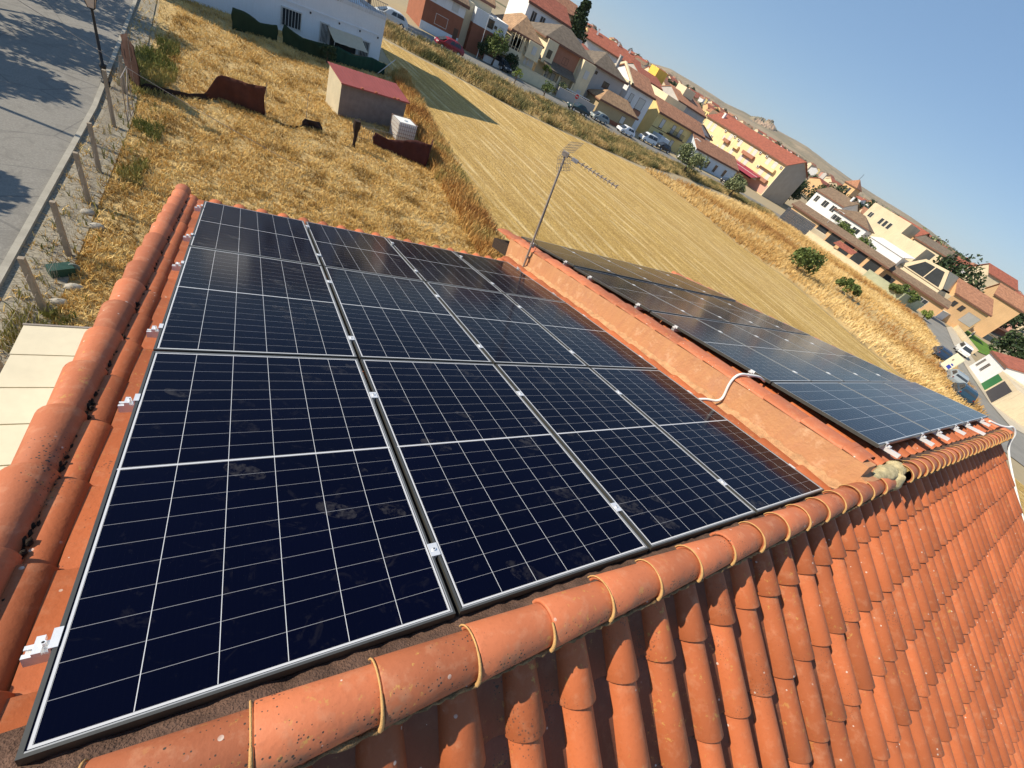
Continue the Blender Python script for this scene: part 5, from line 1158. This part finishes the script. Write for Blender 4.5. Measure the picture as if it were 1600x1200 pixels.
rowA = eh('row_houses', 'long low row with brown roof and dark porches above the yard walls', 'house', (1232, 330, 118), (1390, 415, 124), 5.5, OR, RB, 'gable', 1.0, dh=.8, ov=.5, wins=[(8.2, .8, 2.5, 2.5, dd), (11.8, .8, 2.5, 2.5, dd), (15.4, .8, 2.5, 2.5, dd), (18.9, .8, 2.5, 2.5, dd), (22.3, .8, 2.6, 2.5, dd), (2.0, 1.2, 4.2, 1.6, dict(fm=CRW, style='n', gm=CRW))])
rowB = eh('row_houses', 'red brown roofed row continuing the terrace to the lawn garden', 'house', (1385, 415, 126), (1478, 480, 132), 5.0, OR, RB, 'gable', .9, ov=.5, wins=[(1.5, .4, 2.2, 2.0, dd), (5.5, .4, 2.2, 2.0, dd), (9.8, .6, 2.0, 1.8, dict(fm=WH, style='w'))])
mb = MB(); mb.prism([(-3.2, 2.2), (0, 3.0), (0, 3.1), (-3.2, 2.3)], 0, 4.6, axis='x'); mb.build('lean_to_roof', RR, loc=(115.5, 49.5, G), rotz=-1.35, label='small red sheet lean to roof before the long low row', cat='lean to', )
mb = MB(); mb.box(0, 7, 0, 3, 0, 2.3); mb.build('yard_store', CRW, loc=(112, 58.5, G), rotz=-1.0, label='low cream yard store beside the slatted screen', cat='store')
eh('white_house', 'white house with three dark windows and brown roof right of the block', 'house', (1278, 298, 150), (1320, 322, 150), 11, WH, RB, 'gable', 2.3, wins=[(1, 6.0, 1.2, 1.6, {}), (4, 6.0, 1.8, 1.6, {}), (7.2, 6.0, 1.6, 1.6, {})], chim=((8, 4),))
eh('white_house', 'white gabled house with brown roof and long window strip', 'house', (1305, 328, 140), (1358, 358, 142), 8, WH, RB, 'hip', 2.2, wins=[(.6, 5.0, 2.4, 1.2, {}), (4, 5.0, 2.2, 1.2, {}), (7, 5.0, 2, 1.2, {})])
eh('cream_house', 'long cream house with flat parapet and three dark windows', 'house', (1366, 318, 160), (1422, 352, 160), 9, CRW, CRW, 'flat', rh=0, par=.4, wins=[(5.0, 9.6, .9, 1.6, dict(style='n')), (6.4, 9.6, .9, 1.6, dict(style='n')), (7.8, 9.6, .9, 1.6, dict(style='n')), (1.2, 9.8, 1.2, 1.3, {}), (11.5, 8.8, 1.3, 1.3, {}), (2.0, 6.2, 1.3, 1.3, {}), (10, 5.6, 1.3, 1.3, {})])
eh('cream_house', 'cream house with roof terrace in front of the red roofed house', 'house', (1400, 365, 150), (1443, 393, 150), 9, CRW, YE, 'flat', rh=0, par=.7)
eh('red_roofed_house', 'apricot house with long red tiled roof', 'house', (1390, 343, 175), (1432, 369, 175), 10, OR, RR, 'gable', 2.2)
eh('white_shed', 'long white sheet roofed store behind the long low row', 'store', (1360, 372, 138), (1412, 402, 138), 6, WH, WH, 'shed', 1.0, ov=.2)
eh('gabled_house', 'cream garage house between the row and the terrace house', 'house', (1380, 385, 142), (1400, 398, 142), 5, CRW, RO, 'gable', 1.0)
md_ = eh('modern_house', 'modern cream house with a large five sided window', 'house', (1405, 412, 140), (1470, 453, 140), 10, CRW, None, 'none', rh=0, ov=.1)
Wm = (xp(1470, 453, 140) - xp(1405, 412, 140)).length
mb = MB(); mb.prism([(.0, 4.9), (Wm, 4.9), (Wm, 5.6), (Wm * .80, 9.0), (Wm * .30, 8.6)], 0.0, .5); mb.prism([(.0, 4.9), (Wm, 4.9), (Wm, 5.6), (Wm * .80, 9.0), (Wm * .30, 8.6)], 9.4, 9.8)
mb.add([(0, 0, 4.95), (Wm * .3, 0, 8.6), (Wm * .3, 9.8, 8.6), (0, 9.8, 4.95)], [(0, 1, 2, 3)]); mb.add([(Wm * .8, 0, 9.0), (Wm * .3, 0, 8.6), (Wm * .3, 9.8, 8.6), (Wm * .8, 9.8, 9.0)], [(0, 1, 2, 3)]); mb.add([(Wm * .8, 0, 9.0), (Wm, 0, 5.6), (Wm, 9.8, 5.6), (Wm * .8, 9.8, 9.0)], [(0, 1, 2, 3)])
mb.build('gable_frame', CRW, md_)
mb = MB(); mb.prism([(Wm * .16, 5.3), (Wm * .93, 5.3), (Wm * .76, 8.4), (Wm * .33, 8.1)], -.03, -.004); mb.build('window', M_glass, md_)
mb = MB(); mb.box(Wm * .56, Wm * .58, -.06, -.031, 5.3, 8.25); mb.build('mullion', CRW, md_)
for x in (3.5, 7.5): window(md_, x, 2.4, .9, 1.0)
oh = eh('orange_house', 'large orange rendered house with brown roof and arched grey porch', 'house', (1494, 458, 145), (1548, 492, 150), 13, OR, RO, 'gable', 2.6, ov=.3, wins=[(5.5, 2.0, 3.0, 2.4, dict(fm=GY, gm=GY, style='n')), (1.2, 3.6, 1.0, 1.2, dict(fm=M_wd)), (3.2, 3.6, 1.0, 1.2, dict(fm=M_wd))])
mb = MB(); mb.box(-2.5, -.05, .0, 12, 0, 5.2); mb.build('side_wing', CRW, oh)
eh('cream_house', 'cream block with roofed terrace behind the modern house', 'house', (1432, 372, 165), (1478, 400, 165), 9, CRW, RG, 'gable', 1.5)
eh('orange_house', 'orange house with small red porch roofs at the right edge', 'house', (1555, 460, 175), (1600, 486, 178), 12, OR, RO, 'gable', 2.6)
eh('cream_house', 'cream house with red roof at the right edge behind the orange house', 'house', (1545, 428, 200), (1590, 452, 205), 12, CRW, RR, 'gable', 2.2)
tw = eh('church_tower', 'square brick church belfry with pyramid roof on the skyline', 'tower', (1322, 284, 230), (1338, 294, 230), 5.6, OR, RO, 'hip', 3.2, ov=.4)
Ht = (xp(1322, 284, 230).z + xp(1338, 294, 230).z) / 2 - G
for x in (1.1, 3.2): window(tw, x, Ht - 3.6, 1.0, 2.6, style='n', fm=M_wd)
mb = MB(); mb.box(-.15, 5.6, -.15, 5.8, Ht - 4.8, Ht - 4.4); mb.build('cornice', CRW, tw)
mb = MB(); rod(mb, (2.6, 2.6, Ht + 3), (2.6, 2.6, Ht + 5.5), .08, 5); mb.build('finial', M_blackpaint, tw)
for nm, px_, X0, w_, h_, lab, sd_, kind in (('dark_tree', (1290, 300), 172, 9, 9, 'dark round tree left of the white house by the block', 81, L_dark), ('dark_tree', (1310, 302), 190, 12, 9, 'dark tree before the church belfry', 82, L_dark), ('dark_tree', (1320, 356), 134, 7, 6, 'dark tree behind the long low row', 83, L_green), ('garden_tree', (1352, 380), 130, 7, 5, 'green garden tree behind the row beside the white store', 84, L_green), ('garden_tree', (1395, 322), 185, 9, 6, 'green trees between the white box and the cream house', 85, L_olive), ('olive_tree', (1507, 424), 165, 15, 11, 'big dark olive tree behind the modern house', 86, L_dark), ('olive_tree', (1462, 384), 185, 12, 9, 'olive tree behind the cream terrace house', 87, L_olive), ('garden_tree', (1440, 366), 195, 9, 7, 'round tree at the end of the red roof', 88, L_green), ('creeper', (1425, 455), 121, 7, 2.6, 'climbing greenery over the pale green yard wall', 89, L_green), ('creeper', (1400, 452), 117, 4, 2.0, 'dark creeper on the yard wall near the waste ground', 90, L_green)):
    p = xp(*px_, X0); hz = max(height(p.x, p.y), G); tree(nm, lab, 'tree', (p.x, p.y, hz), w_, max(2, (p.z - hz) + h_ * .35 - 1), 1.0, kind, 2400, .024 * w_ + .1, sd_, clumps=26, rise=.6)
# near the road on the right
sheet('lawn', apx((1485, 505), (1496, 493), (1512, 500), (1566, 536), (1554, 560), (1534, 553), (1507, 540), (1499, 523)), G + .12, plain('lawn_green', (.10, .20, .015), .9, .35, .15))
for lab, a, b, h_, mt in (('cream retaining wall with piers along the lawn garden', (1486, 508), (1519, 553), 1.0, CRW), ('pale wall dividing the two lawns', (1511, 528), (1522, 518), .7, CRW)):
    p, q = at(*a), at(*b); wallobj(lab, [(p.x, p.y), (q.x, q.y)], h_, mt)
def blk(name, lab, cat, pL, pR, D, H, wall, roof=None, rtype='gable', rh=1.0, **k): return facing(name, lab, cat, pL, pR, D, H, wall, roof, rtype, rh, **k)
facing('white_house', 'white house front with red roof beside the road on the right', 'house', (1513, 573), (1532, 600), 9, 3.4, WH, RR, 'gable', 1.6, ov=.15, wins=[(1.0, .9, 1.0, 1.3, dict(style='w', fm=GY)), (3.8, .9, 1.2, 1.3, dict(style='w', fm=GY))])
gw = facing('garage', 'pale garage wall with green door and dark grey door by the road', 'garage', (1532, 600), (1549, 632), 7, 2.6, CRW, CRW, 'flat', 0, par=.15)
Wg = (at(1549, 632) - at(1532, 600)).length
mb = MB(); mb.box(.2, Wg * .36, -.06, -.004, 0, 2.2); mb.build('door', plain('door_green', (.02, .16, .05), .5, .1), gw, label='green sheet door')
mb = MB(); mb.box(Wg * .45, Wg * .95, -.06, -.004, 0, 2.3); mb.build('door', plain('door_grey', (.05, .05, .06), .5, .1), gw, label='dark grey sheet door')
house_('flat_roofed_house', 'wide flat roofed cream building at the right edge of the photo', 'house', 92, -2.5, 22, 9, 4.3, CRW, plain('flat_cream', (.66, .52, .30), .9, .12, .25), 'flat', par=.25, rh=0)
def qh(name, label, cat, pts, h, wall, roof, drop=0.0):     # a house known by the outline of its roof
    P = [at(x, y, G + h) for x, y in pts]; o_ = P[0].copy(); o_.z = G; o = thing(name, label, cat, o_); n = len(P); c = sum((q for q in P), Vector()) / n
    mb = MB(); mb.prism([((q.x - c.x) * .97 + c.x - o_.x, (q.y - c.y) * .97 + c.y - o_.y) for q in P], -.5, h, axis='z'); mb.build('wall', wall, o)
    mb = MB(); mb.prism([(q.x - o_.x, q.y - o_.y) for q in P], h + .002, h + .16, axis='z'); mb.build('roof', roof, o); return o
qh('tiled_shed', 'grey tiled long shed above the lawn garden', 'shed', [(1513, 499), (1525, 491), (1572, 522), (1563, 533)], 1.2, WH, RG)
qh('white_yard_house', 'low white yard house between the road and the orange house', 'house', [(1472, 486), (1484, 476), (1517, 497), (1508, 503), (1492, 496)], 1.9, WH, plain('white_roof', (.62, .58, .50), .9, .2, .3, dirt=.4))
qh('red_yard_house', 'low dark red walled house with long brown roof right of the orange house', 'house', [(1536, 500), (1559, 488), (1606, 520), (1580, 524)], 3.4, M_brick, RO)
p = at(1590, 562, G + 3.5); tree('olive_tree', 'very dark olive tree at the right edge above the white house', 'tree', (p.x, p.y, G), 12, 7, 1.5, L_dark, 3600, .3, 91, clumps=30, rise=1.0)
p = at(1524, 512); tree('hedge', 'dark green hedge along the upper lawn', 'hedge', (p.x, p.y, G), 5, 2, .3, L_green, 1200, .16, 92, rise=.1)
p = at(1440, 498); tree('yellow_shrub', 'bright yellow green shrub at the corner of the waste ground', 'bush', (p.x, p.y, G), 2.6, 2.0, .2, L_lime, 900, .14, 93, rise=.1)
car('dark blue car parked behind the notice board', tuple(at(1461, 552, Zs)[:2]) + (Zs,), -2.75, (.02, .04, .08), group='cars parked by the right hand road')
car('silver car parked before the notice board', tuple(at(1482, 590, Zs)[:2]) + (Zs,), -2.8, (.30, .34, .36), group='cars parked by the right hand road')
car('dark blue car parked nearest on the right hand road', tuple(at(1492, 612, Zs)[:2]) + (Zs,), -2.8, (.02, .05, .08), group='cars parked by the right hand road')
car('white van parked beside the lawn garden', tuple(at(1500, 556, Zs)[:2]) + (Zs,), .36, (.74, .75, .74), 'van', group='cars parked by the right hand road')
a, b = at(1463, 573), at(1473, 585); d = b - a; bd_ = thing('notice_board', 'cream notice board with blue marks standing by the right hand road', 'sign', (a.x, a.y, G), math.atan2(d.y, d.x)); Lb = d.length
mb = MB(); mb.box(0, Lb, -.05, .05, .5, 2.5); mb.build('board', plain('board_cream', (.72, .68, .50), .7, .04), bd_)
mb = MB(); mb.box(Lb * .52, Lb * .92, -.058, -.051, .75, 1.15); mb.build('blue_mark', plain('mark_blue', (.03, .06, .35), .6, .03), bd_)
mb = MB(); mb.box(Lb * .60, Lb * .86, -.058, -.051, 1.25, 1.42); mb.build('blue_mark', MATS['mark_blue'], bd_)
mb = MB(); mb.box(Lb * .30, Lb * .46, -.058, -.051, 1.6, 1.85); mb.build('grey_mark', M_galv, bd_)
for x in (.1, Lb - .2): mb = MB(); mb.box(x, x + .1, -.04, .04, 0, .5); mb.build('post', M_galv, bd_)

# ---- the town spreading to the hills
rs = random.Random(21); var = []
walls = [WH, CRW, OR, YE, GY, WH, CRW, PK]; roofs = [RR, RO, RR, RO, RB, RO, RR, RG]
nmw = ['white', 'cream', 'apricot', 'ochre', 'grey', 'white', 'cream', 'pink']; nmr = ['red', 'orange', 'red', 'orange', 'brown', 'orange', 'red', 'grey']
for i in range(8):
    W_, D_, H_ = rs.uniform(8, 15), rs.uniform(8, 11), rs.uniform(5.5, 8.5)
    mw_ = MB(); mw_.box(-W_ / 2, W_ / 2, -D_ / 2, D_ / 2, -4, H_); mw_.prism([(-D_ / 2, H_), (D_ / 2, H_), (0, H_ + 1.9)], -W_ / 2, W_ / 2, axis='x')
    k = 2.0 / (D_ / 2); e = .3; mr_ = MB(); mr_.prism([(-D_ / 2 - e, H_ - k * e), (0, H_ + 2), (D_ / 2 + e, H_ - k * e), (D_ / 2 + e, H_ - k * e + .2), (0, H_ + 2.25), (-D_ / 2 - e, H_ - k * e + .2)], -W_ / 2 - e, W_ / 2 + e, axis='x')
    gm = MB()
    for sd_ in (-1, 1):
        for a in np.arange(-W_ / 2 + 1.2, W_ / 2 - 1.2, 2.4):
            for z in (1.2, 4.0): gm.box(a, a + 1.0, sd_ * D_ / 2 - .04, sd_ * D_ / 2 + .04, z, z + 1.2)
    for z in (1.2, 4.0): gm.box(-W_ / 2 - .04, -W_ / 2 + .04, -1, .2, z, z + 1.2)
    var.append((mw_.mesh('wall', walls[i]), mr_.mesh('roof', roofs[i]), gm.mesh('window_glazing', M_glass)))
cnt = 0; placed = []
blocked = [(104, 80, 160, 132)]
while cnt < 295:
    a = math.radians(rs.uniform(8.5, 60) if rs.random() < .55 else rs.uniform(8, 23)); r = 175 + 1000 * rs.random() ** 1.05
    if math.degrees(a) > 24 and r < 185: continue
    x = CAM.x + r * math.cos(a); y = CAM.y + r * math.sin(a)
    if any((x - q) ** 2 + (y - w_) ** 2 < 13 ** 2 for q, w_ in placed): continue
    if any(b0 < x < b2 and b1 < y < b3 for b0, b1, b2, b3 in blocked) or (55 < x < 175 and y < 128 and r < 180): continue
    if r < 230 and math.degrees(a) < 31: continue
    placed.append((x, y)); i = rs.randrange(8); z = height(x, y)
    dg = math.degrees(a); wh_ = ('over the right edge olive tree' if dg < 14 else 'over the modern house' if dg < 19 else 'right of the church belfry' if dg < 25.5 else 'left of the church belfry' if dg < 31 else 'over the right part of the apartment block' if dg < 35 else 'over the middle of the apartment block' if dg < 39 else 'over the left part of the apartment block' if dg < 43 else 'left of the apartment block' if dg < 47 else 'over the yellow house' if dg < 51 else 'over the white town house' if dg < 55 else 'over the porch villa'); wd_ = 'near' if r < 330 else 'middling far' if r < 560 else 'far' if r < 850 else 'farthest'
    o = thing('town_house', '%s %s house with %s roof %s' % (wd_, nmw[i], nmr[i], wh_), 'house', (x, y, z), rs.choice((0, .5, 1.57, 2.0, -.3)) + rs.uniform(-.15, .15), 'distant town houses, %s under %s roofs' % (nmw[i], nmr[i]))
    link('wall', var[i][0], o); link('roof', var[i][1], o)
    if r < 420: link('window', var[i][2], o)
    cnt += 1
tm = [crown_mesh('crown', leaf_mat(*L_dark), 9, 8, 420, .55, 200 + i, clumps=12) for i in range(3)]
mb = MB(); mb.tube([(0, 0, -1), (0, 0, 4)], .3, 6); tk_ = mb.mesh('trunk', M_bark); k = 0
while k < 130:
    a = math.radians(rs.uniform(8, 60) if rs.random() < .5 else rs.uniform(8, 24)); r = 190 + 1000 * rs.random() ** 1.5; x = CAM.x + r * math.cos(a); y = CAM.y + r * math.sin(a)
    if any((x - q) ** 2 + (y - w_) ** 2 < 8 ** 2 for q, w_ in placed): continue
    if r < 240 and 14 < math.degrees(a) < 31: continue
    dg = math.degrees(a); o = thing('town_tree', '%s dark tree in the town %s' % ('near' if r < 350 else 'middling far' if r < 600 else 'far' if r < 850 else 'farthest', 'at the right edge' if dg < 16 else 'over the modern house' if dg < 22 else 'by the church belfry' if dg < 30 else 'over the right part of the apartment block' if dg < 37 else 'over the left part of the apartment block' if dg < 44 else 'over the yellow house' if dg < 50 else 'over the white town house' if dg < 55 else 'over the porch villa'), 'tree', (x, y, height(x, y)), rs.uniform(0, 6), 'distant dark trees between the town houses'); s_ = rs.uniform(.7, 1.5); o.scale = (s_, s_, s_)
    link('crown', tm[k % 3], o, loc=(0, 0, .8)); link('trunk', tk_, o); k += 1

# ---- summer haze over the plain
mb = MB(); mb.box(-6700, 6700, -6700, 6700, -260, 260)
hz = NT('haze_air'); hz.t.nodes.remove(hz.b); pv_ = hz.n('ShaderNodeVolumePrincipled'); pv_.inputs['Color'].default_value = (.78, .86, .95, 1); pv_.inputs['Density'].default_value = HAZE; pv_.inputs['Anisotropy'].default_value = .3
hz.link(pv_.outputs[0], hz.out.inputs['Volume'])
mb.build('haze', hz.m, kind='stuff', label='thin pale blue summer haze over the plain and hills', cat='haze')
